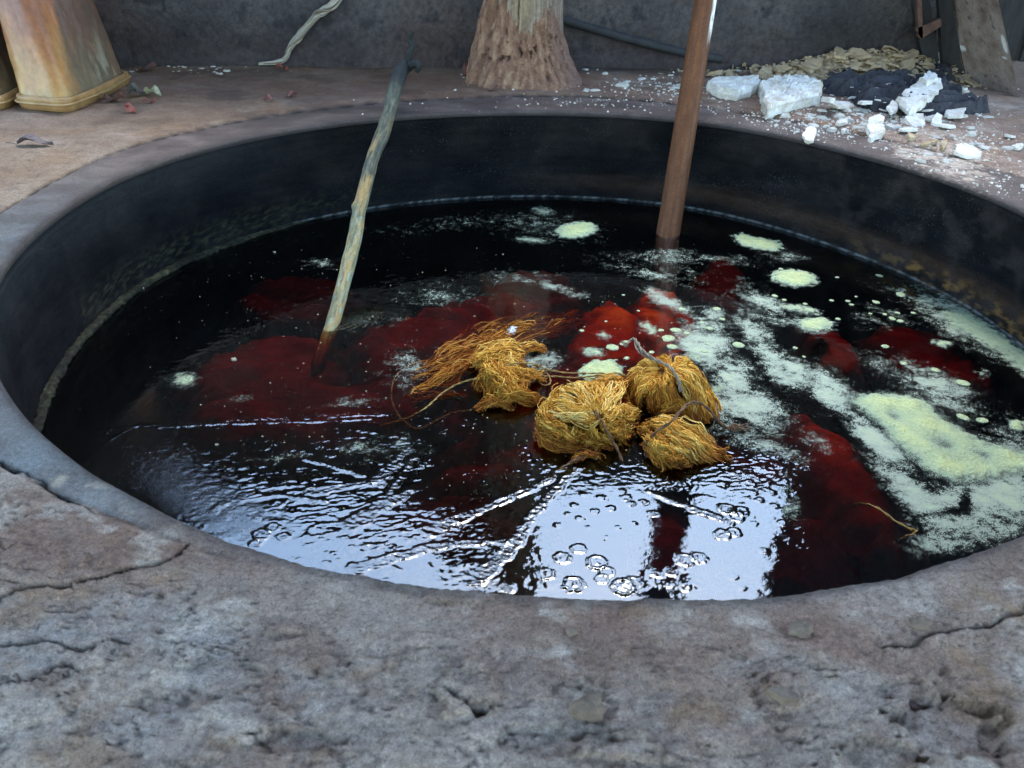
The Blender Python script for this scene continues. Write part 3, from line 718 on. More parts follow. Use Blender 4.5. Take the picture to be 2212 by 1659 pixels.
# ------------------------------------------------------------------ stained plastic tubs
def tub(label, base, top, hgt, seed, flange=True):
    base = np.array(base); top = np.array(top)
    root = empty('plastic_tub', (*base.mean(0)[:2], 0), label, 'tub', 'upturned plastic tubs')
    na = 160; nz = 110
    def ringpts(c, rad):
        out = []; n = len(c)
        for k in range(n):
            p, a, b = c[k], c[k - 1], c[(k + 1) % n]
            da = (a - p) / np.linalg.norm(a - p); db = (b - p) / np.linalg.norm(b - p)
            s, e = p + da * rad, p + db * rad
            for t in np.linspace(0, 1, 14): out.append((1 - t) ** 2 * s + 2 * t * (1 - t) * p + t * t * e)
        out = np.array(out); out = np.vstack([out, out[:1]])
        L = np.r_[0, np.cumsum(np.linalg.norm(np.diff(out, axis=0), axis=1))]
        t = np.linspace(0, L[-1], na, endpoint=False)
        return np.stack([np.interp(t, L, out[:, k]) for k in range(2)], 1)
    rb = ringpts(base, .045); rt = ringpts(top, .05); cb = base.mean(0)
    zz = np.linspace(.028, hgt, nz); V = np.zeros((nz, na, 3))
    for i, z in enumerate(zz):
        f = z / hgt; V[i, :, :2] = rb * (1 - f) + rt * f; V[i, :, 2] = z
    S = np.linspace(0, 8, na)[None] * np.ones((nz, 1)); Z = zz[:, None] * np.ones((1, na))
    d = .004 * fbm(S * 1.2, Z * 6, seed, 4) + .002 * fbm(S * 6, Z * 16, seed + 1, 3)
    cdir = np.stack([V[..., 0] - cb[0], V[..., 1] - cb[1]], -1); cdir /= np.linalg.norm(cdir, axis=-1, keepdims=True)
    V[..., :2] += cdir * d[..., None]
    A = fbm(S * 1.4, Z * 4, seed + 2, 5, .6); B = fbm(S * 4, Z * 12, seed + 3, 5, .6)
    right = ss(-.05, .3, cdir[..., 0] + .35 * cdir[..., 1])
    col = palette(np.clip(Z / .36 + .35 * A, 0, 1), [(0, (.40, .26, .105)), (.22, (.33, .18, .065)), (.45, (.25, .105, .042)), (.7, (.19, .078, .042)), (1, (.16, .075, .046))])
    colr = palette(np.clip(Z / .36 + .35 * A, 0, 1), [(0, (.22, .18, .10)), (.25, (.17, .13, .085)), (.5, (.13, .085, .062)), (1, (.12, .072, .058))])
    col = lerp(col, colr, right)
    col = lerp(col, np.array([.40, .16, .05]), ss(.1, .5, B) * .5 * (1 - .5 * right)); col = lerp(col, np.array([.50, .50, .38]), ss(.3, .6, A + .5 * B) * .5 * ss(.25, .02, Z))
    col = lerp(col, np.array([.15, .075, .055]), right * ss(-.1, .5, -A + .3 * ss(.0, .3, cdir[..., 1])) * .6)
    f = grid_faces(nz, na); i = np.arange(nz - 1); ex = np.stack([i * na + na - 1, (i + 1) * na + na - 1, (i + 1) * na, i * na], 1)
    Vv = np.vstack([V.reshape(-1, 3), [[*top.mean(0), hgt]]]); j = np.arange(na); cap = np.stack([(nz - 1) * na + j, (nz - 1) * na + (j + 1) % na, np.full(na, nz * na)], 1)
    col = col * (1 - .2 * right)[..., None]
    mt = m_attr('stained_plastic', .42, 60, .45, .0012, .5)
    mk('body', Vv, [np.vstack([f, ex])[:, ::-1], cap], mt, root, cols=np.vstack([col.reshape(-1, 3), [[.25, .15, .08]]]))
    # rim flange: a rolled lip with a thin second bead under it
    def lip(name, zs, offs, c1, c2):
        n = len(zs); W = np.zeros((n, na, 3)); cd = rb - cb; cd /= np.linalg.norm(cd, axis=1, keepdims=True)
        for i in range(n): W[i, :, :2] = rb + cd * (offs[i] + .0012 * np.sin(np.arange(na) * .4))[:, None] if False else rb + cd * offs[i]; W[i, :, 2] = zs[i]
        W[..., 2] += .0015 * np.sin(np.linspace(0, 16, na))[None]
        ccol = .52 * palette(fbm(np.linspace(0, 30, na)[None] * np.ones((n, 1)), np.ones((n, na)) * 3, seed + 9, 3) * .5 + .5, [(.2, c1), (.8, c2)])
        f = grid_faces(n, na); i = np.arange(n - 1); ex = np.stack([i * na + na - 1, (i + 1) * na + na - 1, (i + 1) * na, i * na], 1)
        mk(name, W.reshape(-1, 3), np.vstack([f, ex]), mt, root, cols=ccol.reshape(-1, 3))
    lip('rim', [.034, .036, .034, .028, .012, .002, .0, .004], [-.004, .004, .012, .013, .010, .006, .0, -.006], (.42, .22, .085), (.66, .42, .18))
    lip('lip_bead', [.0225, .0235, .0215, .018, .016], [.010, .017, .021, .019, .010], (.40, .24, .10), (.66, .44, .20))
    # two thin moulded ribs running up from the rim on the right face
    for k, (p0, p1, hh) in enumerate(((.52, .30, .13), (.54, .57, .10))):
        pass
    return root
_b0 = un(40., 236.)[:2]; _b1 = un(150., 246.)[:2]; _b2 = un(284., 182.)[:2]; _b3 = _b2 + (_b0 - _b1) * 1.05 + np.array([-.02, .0])
HT = .62
def up(px, y): 
    q = uny(px, 0., y); return q
_q1 = uny(108., 0., .86); _q2 = uny(211., 0., 1.12)
def ext(b, q): b3 = np.array([b[0], b[1], 0.0]); return (b3 + (q - b3) * HT / q[2])[:2]
_t1 = ext(_b1, _q1); _t2 = ext(_b2, _q2); _t0 = _t1 + np.array([-.20, .0]); _t3 = _t2 + np.array([-.20, .03])
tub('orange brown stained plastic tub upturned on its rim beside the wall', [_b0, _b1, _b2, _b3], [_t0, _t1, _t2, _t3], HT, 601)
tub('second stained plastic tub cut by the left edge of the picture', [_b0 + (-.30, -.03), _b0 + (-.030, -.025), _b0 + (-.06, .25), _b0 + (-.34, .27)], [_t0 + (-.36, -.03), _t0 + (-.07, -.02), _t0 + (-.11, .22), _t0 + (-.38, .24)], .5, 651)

# ------------------------------------------------------------------ pole and forked stick
def build_pole():
    A = un(1443., 505., ZW); B = uny(1524., 0., .98); d = (B - A) / np.linalg.norm(B - A)
    n = 260; t = np.linspace(-.42, 1.55, n); P = A + d * t[:, None]
    ns = 40; an = np.linspace(0, 2 * math.pi, ns, endpoint=False)
    T = t[:, None] * np.ones((1, ns)); AN = an[None] * np.ones((n, 1))
    bump = 1 + .012 * fbm(AN * 1.5, T * 5, 701, 3) + .004 * fbm(AN * 8, T * 12, 702, 3)
    V, F = tube(P, np.interp(t, [-.4, 1.5], [.0305, .027]), ns, bump)
    g = .6 * fbm(AN * 3, T * 16, 703, 5, .6) + .5 * fbm(AN * 5, T * 3, 707, 4); col = palette(g * .5 + .5, [(.15, (.06, .025, .013)), (.5, (.105, .042, .018)), (.85, (.16, .07, .028))])
    T0, N0, B0 = frames(P); 
    dirs = np.cos(an)[:, None] * N0[0] + np.sin(an)[:, None] * B0[0]
    face = dirs @ CX; fr = -(dirs @ np.array([0, 1., 0]))
    pxr = (face > .55) & (fr > -.2)
    wm = pxr[None] * ss(.50, .56, T + .03 * vnoise(AN * 5, T * 30, 4)) * ss(.60, .66, face[None] * 1.0 + .1 * vnoise(AN * 3, T * 14, 5)) * ss(.80, .72, T)
    wl = (face < -.7)[None] * ss(.70, .74, T) * ss(.86, .80, T)
    col = lerp(col, np.array([.72, .72, .70]), np.clip(wm + wl, 0, 1))
    col = lerp(col, np.array([.05, .03, .025]), ss(.42, .6, fbm(AN * 3, T * 22, 706, 3)) * .5)
    cc = np.vstack([col.reshape(-1, 3), [[.2, .1, .05]], [[.2, .1, .05]]])
    o = mk('wooden_pole', V, F, m_attr('varnished_wood', .6, 220, .5, .0008, .2), cols=cc)
    tag(o, 'smooth red brown wooden pole with white paint streaks standing in the dye', 'pole')
build_pole()

def build_stick():
    A = un(718., 700., ZW); B = un(845., 240., .03)
    pts = [(676, 812, .012), (700, 752, .0145), (718, 700, .0145), (735, 640, .0150), (750, 580, .0155), (767, 510, .0165), (776, 455, .0150), (790, 400, .0165),
           (804, 345, .0160), (826, 290, .0185), (840, 245, .0170), (852, 195, .0200), (864, 160, .0200), (873, 140, .0170)]
    ss_ = np.linspace(-.9, 2.0, 900); L = A + (B - A) * ss_[:, None]; lx, ly = proj(L)
    P = []; R = []
    for px, py, rr in pts:
        k = int(np.argmin(np.abs(ly - py))); q = L[k].copy(); D = ray(px, py)
        t = (q[1] - CAM[1]) / D[1]; q2 = CAM + D * t; P.append(q2); R.append(rr)
    P = np.array(P); Y1 = P[-1][1]
    n = 260; S = smooth_path(P, n); rad = np.interp(np.linspace(0, len(R) - 1, n), np.arange(len(R)), R); rad[:8] *= np.linspace(.3, 1, 8); rad *= .92
    rad = rad * (1 + .05 * vnoise(np.linspace(0, 30, n), np.zeros(n), 3))
    ns = 36; an = np.linspace(0, 2 * math.pi, ns, endpoint=False); T = np.linspace(0, 1, n)[:, None] * np.ones((1, ns)); AN = an[None] * np.ones((n, 1))
    bump = 1 + .07 * fbm(AN * 1.2, T * 16, 711, 4) + .05 * ridged(AN * 3, T * 9, 712, 3)
    for kt, ka in ((.36, 1.5), (.47, 3.5), (.6, 2.0), (.72, 4.4)):
        bump = bump + .35 * gau(AN, T, ka, kt, .5, .010)
    V, F = tube(S, rad, ns, bump)
    g = fbm(AN * 2.5 + T * 3, T * 26, 713, 5, .6)
    bark = palette(g * .5 + .5, [(.2, (.025, .033, .03)), (.5, (.06, .068, .054)), (.8, (.13, .125, .09))])
    low = palette(g * .5 + .5, [(.2, (.09, .095, .06)), (.5, (.18, .18, .10)), (.8, (.34, .29, .14))])
    col = lerp(bark, low, ss(.62, .30, T)); strip = ss(.05, .25, fbm(AN * 1.2 + 4, T * 9, 714, 4)) * ss(.78, .6, T)
    col = lerp(col, np.array([.34, .22, .08]), strip * .6)
    col = lerp(col, np.array([.20, .34, .34]), ss(.25, .5, fbm(AN * 3, T * 30, 715, 3)) * ss(.55, .4, T) * .6)
    col = lerp(col, np.array([.012, .017, .019]), ss(.80, .90, T))
    cc = np.vstack([col.reshape(-1, 3), col[0, :1], col[-1, :1]])
    root = empty('forked_stick', A, 'long peeling forked branch with dark blue tip leaning on the vat rim', 'stick')
    M_ST = m_attr('peeling_bark', .8, 260, .6, .0015)
    mk('stem', V, F, M_ST, root, cols=cc)
    def twig(px, rr, lean):
        Q = smooth_path([uny(float(a), float(b), Y1 + c) for a, b, c in px], 60)
        r = np.interp(np.linspace(0, len(rr) - 1, 60), np.arange(len(rr)), rr)
        V, F = tube(Q, r * (1 + .08 * vnoise(np.linspace(0, 20, 60), np.zeros(60), 6)), 14)
        mk('fork', V, F, M_ST, root, cols=np.full((len(V), 3), .016) * np.array([.8, 1.0, 1.1]))
    twig([(868, 152, 0), (880, 135, .0), (885, 118, .0), (891, 100, .01), (884, 86, .02), (892, 68, .02)], [.015, .010, .0085, .0075, .006, .003], 0)
    twig([(866, 158, 0), (885, 143, -.01), (898, 138, -.02), (905, 144, -.03), (900, 156, -.03)], [.015, .011, .010, .008, .005], 0)
build_stick()

# ------------------------------------------------------------------ hose, fibre strip, right hand sheet
def on_wall(px, py, off): 
    q = np.array([uny(float(a), float(b), 1.5) for a, b in zip(px, py)])
    return np.array([uny(float(a), float(b), float(wall_y(c[0])) - off) for a, b, c in zip(px, py, q)])
P = smooth_path(on_wall([1150, 1210, 1235, 1300, 1400, 1490, 1560], [22, 40, 48, 68, 95, 116, 128], .035), 90)
V, F = tube(P, .0135, 16)
tag(mk('rubber_hose', V, F, m_plain('black_rubber', [(.3, (.014, .016, .02)), (.7, (.03, .033, .04))], 30, .75, .001)), 'thick dark hose running down along the foot of the rear wall', 'hose')

def build_fibre():
    base = smooth_path(on_wall([745, 719, 700, 682, 653, 640, 627, 618, 600, 559], [-30, 8, 22, 36, 70, 86, 101, 124, 134, 138], .03), 150)
    T, N, B = frames(base); w = np.interp(np.linspace(0, 1, 150), [0, .15, .4, .55, .7, .85, 1], [.026, .020, .015, .018, .010, .010, .003])
    parts = []; cols = []
    rg = np.random.default_rng(3)
    for k in range(26):
        ph = rg.uniform(0, 6.28); q = rg.uniform(.2, 1.15); tw = rg.choice([6, 9, 12, 15]) * 1.0
        t = np.linspace(0, tw, 150) + ph
        Pp = base + N * (np.cos(t) * w * q)[:, None] + B * (np.sin(t) * w * q * .6)[:, None]
        v, f = tube(Pp, .0022 * rg.uniform(.6, 1.6) * np.ones(150), 5); parts.append((v, f)); c = rg.choice([0, 1, 2]); 
        cols.append(np.tile([[.26, .24, .20], [.15, .12, .09], [.36, .35, .31]][c], (len(v), 1)))
    V, F = merge(parts)
    tag(mk('fibre_rope', V, F, m_attr('pale_fibre', .7, 300, .5, .001), cols=np.vstack(cols)), 'frayed pale twist of fibre hanging down the rear wall', 'rope')
build_fibre()

def build_sheet():
    bl = un(2089., 176.); br = un(2203., 212.); 
    tl = uny(2054., 0., bl[1] + .10); tr = uny(2157., 0., br[1] + .10)
    k = 3.0; tl = bl + (tl - bl) * k; tr = br + (tr - br) * k
    bl = bl - (tl - bl) * .02; br = br - (tr - br) * .02
    root = empty('metal_sheet', (bl + br) / 2, 'pitted grey brown metal sheet leaning upright at the right with white paint marks', 'sheet')
    nu, nv = 60, 160; u = np.linspace(0, 1, nu)[:, None, None]; v = np.linspace(0, 1, nv)[None, :, None]
    Pp = (bl * (1 - u) + br * u) * (1 - v) + (tl * (1 - u) + tr * u) * v
    U = u[..., 0] * np.ones((1, nv)); VV = v[..., 0] * np.ones((nu, 1))
    Pp = Pp + np.array([0, 1., 0]) * (.006 * fbm(U * 3, VV * 6, 801, 3))[..., None]
    A = fbm(U * 4, VV * 14, 802, 6, .6); col = palette(A * .5 + .5, [(.2, (.13, .095, .08)), (.5, (.21, .165, .145)), (.8, (.27, .23, .21))])
    pit = ss(.40, .55, fbm(U * 11, VV * 34, 803, 3)); col = lerp(col, np.array([.05, .045, .05]), pit * .7)
    w1 = gau(U, VV, .06, .155, .10, .016) + gau(U, VV, .93, .20, .05, .035) + gau(U, VV, .86, .15, .05, .006)
    col = lerp(col, np.array([.55, .56, .55]), ss(.4, .7, w1 + .3 * A))
    f = grid_faces(nu, nv); V = Pp.reshape(-1, 3); n = len(V); V2 = V + np.array([.0, .012, 0])
    e = []
    for j in range(nv - 1): e += [[j, j + 1, n + j + 1, n + j], [(nu - 1) * nv + j + 1, (nu - 1) * nv + j, n + (nu - 1) * nv + j, n + (nu - 1) * nv + j + 1]]
    for i in range(nu - 1): e += [[i * nv, n + i * nv, n + (i + 1) * nv, (i + 1) * nv], [i * nv + nv - 1, (i + 1) * nv + nv - 1, n + (i + 1) * nv + nv - 1, n + i * nv + nv - 1]]
    mk('panel', np.vstack([V, V2]), [np.vstack([f[:, ::-1], f + n, np.array(e)])], m_attr('pitted_sheet', .7, 160, .6, .0015, .4), root, cols=np.vstack([col.reshape(-1, 3)] * 2))
    # dark frame of boards beside it
    r2 = empty('board_frame', un(2030., 165.), 'dark upright board frame with a rusty angled brace left of the metal sheet', 'frame')
    def board(a, b, c, d, th, name, mat):
        q = np.array([a, b, c, d]); Vb = np.vstack([q, q + np.array([0, th, 0])])
        mk(name, Vb, np.array([[0, 1, 2, 3], [7, 6, 5, 4], [0, 4, 5, 1], [1, 5, 6, 2], [2, 6, 7, 3], [3, 7, 4, 0]]), mat, r2, smooth=False)
    def up3(px0, py0, px1, y):
        b = un(float(px0), float(py0)); t = uny(float(px1), 0., b[1] + y); return b, b + (t - b) * 2.6
    a, ta = up3(2000, 158, 1968, .03); b, tb = up3(2034, 160, 2008, .03); board(a, b, tb, ta, .03, 'upright', M_DARKWOOD)
    a, ta = up3(2040, 164, 2030, .03); b, tb = up3(2086, 172, 2056, .03); board(a, b, tb, ta, .03, 'upright', M_DARKWOOD)
    y = un(2000., 158.)[1] - .04
    a = uny(1978., 62., y); b = uny(1990., 84., y); c = uny(2054., 44., y); d = uny(2050., 34., y); board(b, c, d, a, .02, 'brace', m_plain('rusty_angle', [(.3, (.05, .03, .028)), (.7, (.14, .08, .06))], 40, .8, .001))
    a = uny(1976., -150., y); b = uny(1986., -150., y); c = uny(1994., 84., y); d = uny(1984., 80., y); board(d, c, b, a, .02, 'rail', bpy.data.materials['rusty_angle'])
build_sheet()

# ------------------------------------------------------------------ patches with an outline (cloth, foam)
def patch(name, outline, z0, hfun, mat, spacing=.003, edge=.004, escale=60, seed=0, colfun=None, parent=None, under=.002, attrs=None, soft=None):
    pw = np.array([un(float(a), float(b), z0)[:2] for a, b in outline])
    mn, mx = pw.min(0) - .01, pw.max(0) + .01
    xs = np.arange(mn[0], mx[0], spacing); ys = np.arange(mn[1], mx[1], spacing)
    X, Y = np.meshgrid(xs, ys, indexing='ij')
    d, _ = seg_dist(X, Y, np.vstack([pw, pw[:1]])); d = np.where(in_poly(X, Y, pw), d, -d)
    d = d + edge * fbm(X * escale, Y * escale, 900 + seed, 4, .6) * 1.6
    ok = d > 0
    f = grid_faces(len(xs), len(ys)); f = f[ok.ravel()[f].all(1)]
    if not len(f): return None
    z = hfun(X, Y, np.clip(d, 0, None))
    col = colfun(X, Y, d) if colfun else None
    used = np.unique(f); mp = np.full(X.size, -1); mp[used] = np.arange(len(used)); f = mp[f]
    V = np.stack([X, Y, z], -1).reshape(-1, 3)[used]
    e = np.vstack([f[:, [0, 1]], f[:, [1, 2]], f[:, [2, 3]], f[:, [3, 0]]]); key = e.min(1).astype(np.int64) * 10000000 + e.max(1)
    u, inv, cnt = np.unique(key, return_inverse=True, return_counts=True); be = e[cnt[inv] == 1]; bv = np.unique(be)
    low = np.full(len(V), -1); low[bv] = len(V) + np.arange(len(bv)); V2 = V[bv].copy(); V2[:, 2] -= under
    side = np.stack([be[:, 1], be[:, 0], low[be[:, 0]], low[be[:, 1]]], 1)
    c = None
    if col is not None:
        c = col.reshape(-1, 3)[used]; c = np.vstack([c, c[bv]])
    at = {k: np.concatenate([fn(X, Y, d).ravel()[used], fn(X, Y, d).ravel()[used][bv]]) for k, fn in (attrs or {}).items()}
    return mk(name, np.vstack([V, V2]), np.vstack([f, side]), mat, parent, cols=c, attrs=at)

# black cloth on the rim
def cz(X, Y, d=.05):
    f = ridged((X + .5 * Y) * 6 + .8 * vnoise(X * 8, Y * 8, 5), (Y - .25 * X) * 13, 821, 2)
    return .002 + .050 * ss(0, .03, d) * (.10 + .9 * np.clip(f, 0, 1) ** 1.5) + .0015 * fbm(X * 40, Y * 40, 822, 3)
def c3(l): return [(1382.5 + .375 * a, 55.3 + .375 * b) for a, b in l]
CLP = c3([(1040, 320), (1080, 275), (1200, 270), (1330, 285), (1480, 275), (1640, 262), (1760, 270), (1820, 310), (1845, 400), (1880, 445), (2035, 500), (1900, 515), (1760, 520), (1600, 515), (1430, 500), (1330, 490), (1230, 450), (1230, 410), (1120, 400), (1050, 385)])
CLW = np.array([un(a, b, .004)[:2] for a, b in CLP])
tag(patch('black_cloth', c3([(1040, 320), (1080, 275), (1200, 270), (1330, 285), (1480, 275), (1640, 262), (1760, 270), (1820, 310), (1845, 400), (1880, 445), (2035, 500), (1900, 515), (1760, 520), (1600, 515), (1430, 500), (1330, 490), (1230, 450), (1230, 410), (1120, 400), (1050, 385)]), .004, cz, M_CLOTHBLK, .0045, .010, 30, 3), 'crumpled black cloth lying under chalk pieces on the rim', 'cloth')

# ------------------------------------------------------------------ chalk blocks, flakes and crumbs
def stone(name, outline, ztop, thick, mat, label, group, seed=0, rough=.004, cat='stone', tilt=(0, 0), step=.006):
    pw = np.array([un(float(a), float(b), ztop)[:2] for a, b in outline])
    gz_ = float(GZ(*pw.mean(0))[0]); c = pw.mean(0); L = np.vstack([pw, pw[:1]]); s = np.r_[0, np.cumsum(np.linalg.norm(np.diff(L, axis=0), axis=1))]
    n = max(10, int(s[-1] / step)); t = np.linspace(0, s[-1], n, endpoint=False)
    ring = np.stack([np.interp(t, s, L[:, k]) for k in range(2)], 1)
    sc = min(1, thick / .02)
    ring = ring + 1.0 * (np.stack([vnoise(ring[:, 0] * 38, ring[:, 1] * 38, seed), vnoise(ring[:, 0] * 38, ring[:, 1] * 38, seed + 1)], 1)) * .006 * min(1, s[-1] / .25)
    nz = max(2, int(thick / step)); nr = max(2, int(.5 * s[-1] / 6.28 / step) + 1)
    rows = []
    for i in range(nz):                                   # side, from below
        f = i / (nz - 1) if nz > 1 else 0; k = 1 - .10 * (1 - f) * math.sin(i * 2 + seed) * .4 - (.04 if f > .99 else 0)
        rows.append(np.c_[c + (ring - c) * k, np.full(n, ztop - thick * (1 - f))])
    for i in range(1, nr + 1):
        f = i / (nr + 0.0); rows.append(np.c_[c + (ring - c) * (1 - f) * .95, np.full(n, ztop)])
    V = np.array(rows); lay = np.array(V)
    zz = V[..., 2]; amp = rough
    tw = fbm(V[..., 0] * 40 + seed, V[..., 1] * 40 + zz * 30, seed + 2, 4, .6)
    strata = np.sin(zz * 260 + 5 * tw) * .0010 * sc
    rad = V[..., :2] - c; rn = rad / (np.linalg.norm(rad, axis=-1, keepdims=True) + 1e-6)
    side = (np.arange(len(rows)) < nz)[:, None]
    V[..., :2] += rn * np.where(side, amp * tw * .8 + strata, 0)[..., None]
    top = (np.arange(len(rows)) >= nz - 1)[:, None]
    V[..., 2] += np.where(top, amp * 1.1 * (tw + .7 * np.floor(2.5 * vnoise(V[..., 0] * 22, V[..., 1] * 22, seed + 5)) * .4), 0)
    V[..., 2] += (V[..., 0] - c[0]) * tilt[0] + (V[..., 1] - c[1]) * tilt[1] + gz_
    f = grid_faces(len(rows), n); i = np.arange(len(rows) - 1); ex = np.stack([i * n + n - 1, (i + 1) * n + n - 1, (i + 1) * n, i * n], 1)
    o = mk(name, V.reshape(-1, 3), np.vstack([f, ex])[:, ::-1], mat, smooth=False)
    return tag(o, label, cat, group)
stone('chalk_block', c3([(385, 318), (450, 292), (600, 285), (690, 288), (694, 325), (640, 352), (560, 372), (450, 350)]), .030, .034, M_CHALK, 'flat white chalk block nearest the wooden pole', 'chalk blocks', 1)
stone('chalk_block', c3([(700, 312), (780, 292), (895, 275), (990, 292), (1052, 322), (1040, 385), (930, 408), (800, 440), (745, 462), (712, 415)]), .036, .040, M_CHALK, 'largest chalk block with a stepped top in the middle of the rubble', 'chalk blocks', 2, .006)
stone('chalk_block', c3([(1482, 395), (1600, 332), (1715, 318), (1745, 355), (1690, 400), (1570, 452)]), .046, .022, M_CHALK, 'thick slanting chalk slab lying on top of the black cloth', 'chalk blocks', 3, .003, tilt=(.05, .05))
stone('chalk_block', c3([(1612, 305), (1660, 265), (1705, 278), (1708, 310), (1650, 325)]), .062, .026, M_CHALK, 'small rounded chalk lump behind the slab on the black cloth', 'chalk blocks', 4, .004)
FL = [(1085, 425, 38, 34, .05, 'upright chalk chip leaning on the black cloth beside the largest block'), (1160, 452, 75, 18, .02, 'long chalk flake in front of the black cloth'), (1368, 568, 52, 46, .03, 'crumbling chalk lump in front of the cloth'),
      (1585, 545, 60, 24, .008, 'broad chalk flake beside the crumbling lump'), (1545, 592, 50, 20, .008, 'chalk flake below the broad flake near the joint line'), (1832, 500, 72, 30, .012, 'jagged chalk flake on the right tail of the cloth'),
      (1888, 715, 85, 36, .008, 'large lone chalk flake at the right edge of the rubble'), (980, 622, 36, 26, .008, 'single chalk flake lying on the rim edge'), (1180, 596, 18, 12, .008, 'small square chalk chip beside the joint line'),
      (1768, 576, 64, 8, .01, 'thin sliver of chalk lying flat'), (1870, 430, 58, 14, .01, 'pointed chalk flake right of the cloth loop'), (1712, 545, 34, 18, .012, 'stubby chalk chip under the cloth tail'),
      (2132, 626, 30, 12, .008, 'narrow chalk flake near the right edge of the picture'), (2182, 682, 32, 18, .008, 'pale chalk flake touching the right edge of the picture'), (1395, 342, 55, 20, .035, 'chalk flake resting on the folds of black cloth'),
      (1455, 468, 34, 20, .03, 'rounded chalk chip on the front fold of cloth'), (1300, 440, 42, 20, .03, 'chalk crumb cluster on the middle of the cloth'), (1170, 552, 36, 14, .008, 'flat chalk chip in front of the long flake')]
def blob(cx, cy, rx, ry, n, sd):
    rg = np.random.default_rng(sd); a = np.sort(rg.uniform(0, 6.28, n)) * .5 + np.linspace(0, 6.28, n, endpoint=False) * .5
    r = rg.uniform(.75, 1.15, n); return [(cx + rx * math.cos(t) * q, cy + ry * math.sin(t) * q) for t, q in zip(a, r)]
for k, (cx, cy, rx, ry, zt, lab) in enumerate(FL):
    up_ = zt >= .03; th_ = .012 if not up_ else .022
    stone('chalk_flake', c3(blob(cx, cy, rx * 1.05, ry * 1.15, 9, 40 + k)), zt * .7 + .003, .007 if k not in (0, 2) else .013, M_CHALK, lab, 'chalk flakes on the rim', 20 + k, .002, 'flake', step=.005, tilt=((k % 3 - 1) * .12, (k % 4 - 1.5) * .1))
TL = [(1140, 212, 72, 24, .05), (1122, 162, 50, 26, .075), (1430, 156, 48, 22, .07), (1262, 172, 30, 20, .06), (970, 202, 48, 20, .04), (880, 216, 40, 16, .03), (1025, 186, 42, 10, .05), (720, 266, 44, 16, .02),
      (430, 266, 44, 12, .012), (792, 246, 28, 18, .025), (532, 196, 11, 26, .03), (1350, 256, 40, 12, .03), (1522, 222, 34, 10, .03), (1570, 246, 34, 10, .02), (985, 266, 26, 10, .02), (660, 240, 24, 12, .015), (600, 222, 18, 14, .02),
      (1660, 672, 54, 9, .008), (1572, 636, 44, 18, .01), (1748, 690, 22, 14, .014), (1430, 190, 44, 10, .045), (1190, 250, 30, 8, .02), (1080, 240, 30, 10, .03)]
for k, (cx, cy, rx, ry, zt) in enumerate(TL):
    stone('stone_flake', c3(blob(cx, cy, rx, ry, 8, 140 + k)), zt * .62 + .004, .010, M_CHALK2, 'dusty yellow brown stone flake in the rubble heap against the wall' if cy < 300 else 'tan stone flake lying in front of the cloth', 'yellow brown stone flakes', 60 + k, .002, 'flake', step=.005, tilt=((k % 3 - 1) * .25, (k % 4 - 1.5) * .2))
# ---- small chips: each an individual
def chip_mesh(sd):
    rg = np.random.default_rng(sd); n = 6; a = np.linspace(0, 6.28, n, endpoint=False) + rg.uniform(-.3, .3, n); r = rg.uniform(.6, 1.1, n)
    b = np.stack([np.cos(a) * r, np.sin(a) * r * .8, np.zeros(n)], 1); t = b * .82; t[:, 2] = .45 + rg.uniform(-.12, .12, n)
    V = np.vstack([b, t, [[0, 0, .5]]]); j = np.arange(n); j2 = (j + 1) % n
    me_F = [np.stack([j, j2, n + j2, n + j], 1), np.stack([n + j, n + j2, np.full(n, 2 * n)], 1)]
    return V, me_F
def chip_things(n, regions, name, mat, label, group, cat, smin, smax, seed):
    rg = np.random.default_rng(seed); protos = []
    for k in range(5):
        V, F = chip_mesh(seed * 10 + k); protos.append((V, F))
    src = [None] * 5; tot = sum(r[-1] for r in regions)
    for i in range(n):
        u = rg.uniform(0, tot); 
        for r in regions:
            u -= r[-1]
            if u <= 0: break
        p = un(r[0] + rg.normal() * r[2], r[1] + rg.normal() * r[3]); k = i % 5
        if np.hypot(p[0], p[1]) < rim_r(np.arctan2(p[1], p[0])) + .02 or p[1] > float(wall_y(p[0])) - .02: continue
        zz_ = float(GZ(p[0], p[1])[0]) + float(cz(p[0], p[1])) * .8 if in_poly(np.array([p[0]]), np.array([p[1]]), CLW)[0] else float(GZ(p[0], p[1])[0])
        if src[k] is None: o = mk(name, protos[k][0], protos[k][1], mat, smooth=False); src[k] = o
        else: o = src[k].copy(); SC.collection.objects.link(o)
        s = smin + (smax - smin) * rg.uniform() ** 2.5
        o.location = (p[0], p[1], .0005 + zz_); o.scale = (s, s, s * rg.uniform(.3, .8)); o.rotation_euler = (rg.uniform(-.15, .15), rg.uniform(-.15, .15), rg.uniform(0, 6.28))
        tag(o, label, cat, group)
RG_R = [(1890, 225, 90, 22, 3), (1830, 265, 90, 22, 4), (1700, 255, 60, 14, 1), (1960, 250, 70, 16, 2), (2100, 290, 60, 40, 2), (1400, 185, 60, 12, 1), (2000, 330, 60, 30, 1.2), (1560, 180, 60, 20, .6), (2150, 380, 40, 40, .6)]
chip_things(290, RG_R, 'chalk_chip', M_CHALK, 'small loose white chalk chip scattered over the right side of the rim', 'small chalk chips', 'chip', .004, .022, 21)
RG_W = [(290, 140, 24, 7, 1), (360, 138, 30, 6, 1), (440, 150, 50, 6, 1.4), (1010, 150, 14, 14, .5), (1290, 140, 40, 6, .5), (1290, 155, 30, 8, .5)]
chip_things(90, RG_W, 'stone_chip', M_CHALK, 'small pale stone chip lying in the litter at the foot of the wall', 'pale chips along the wall', 'chip', .006, .018, 22)
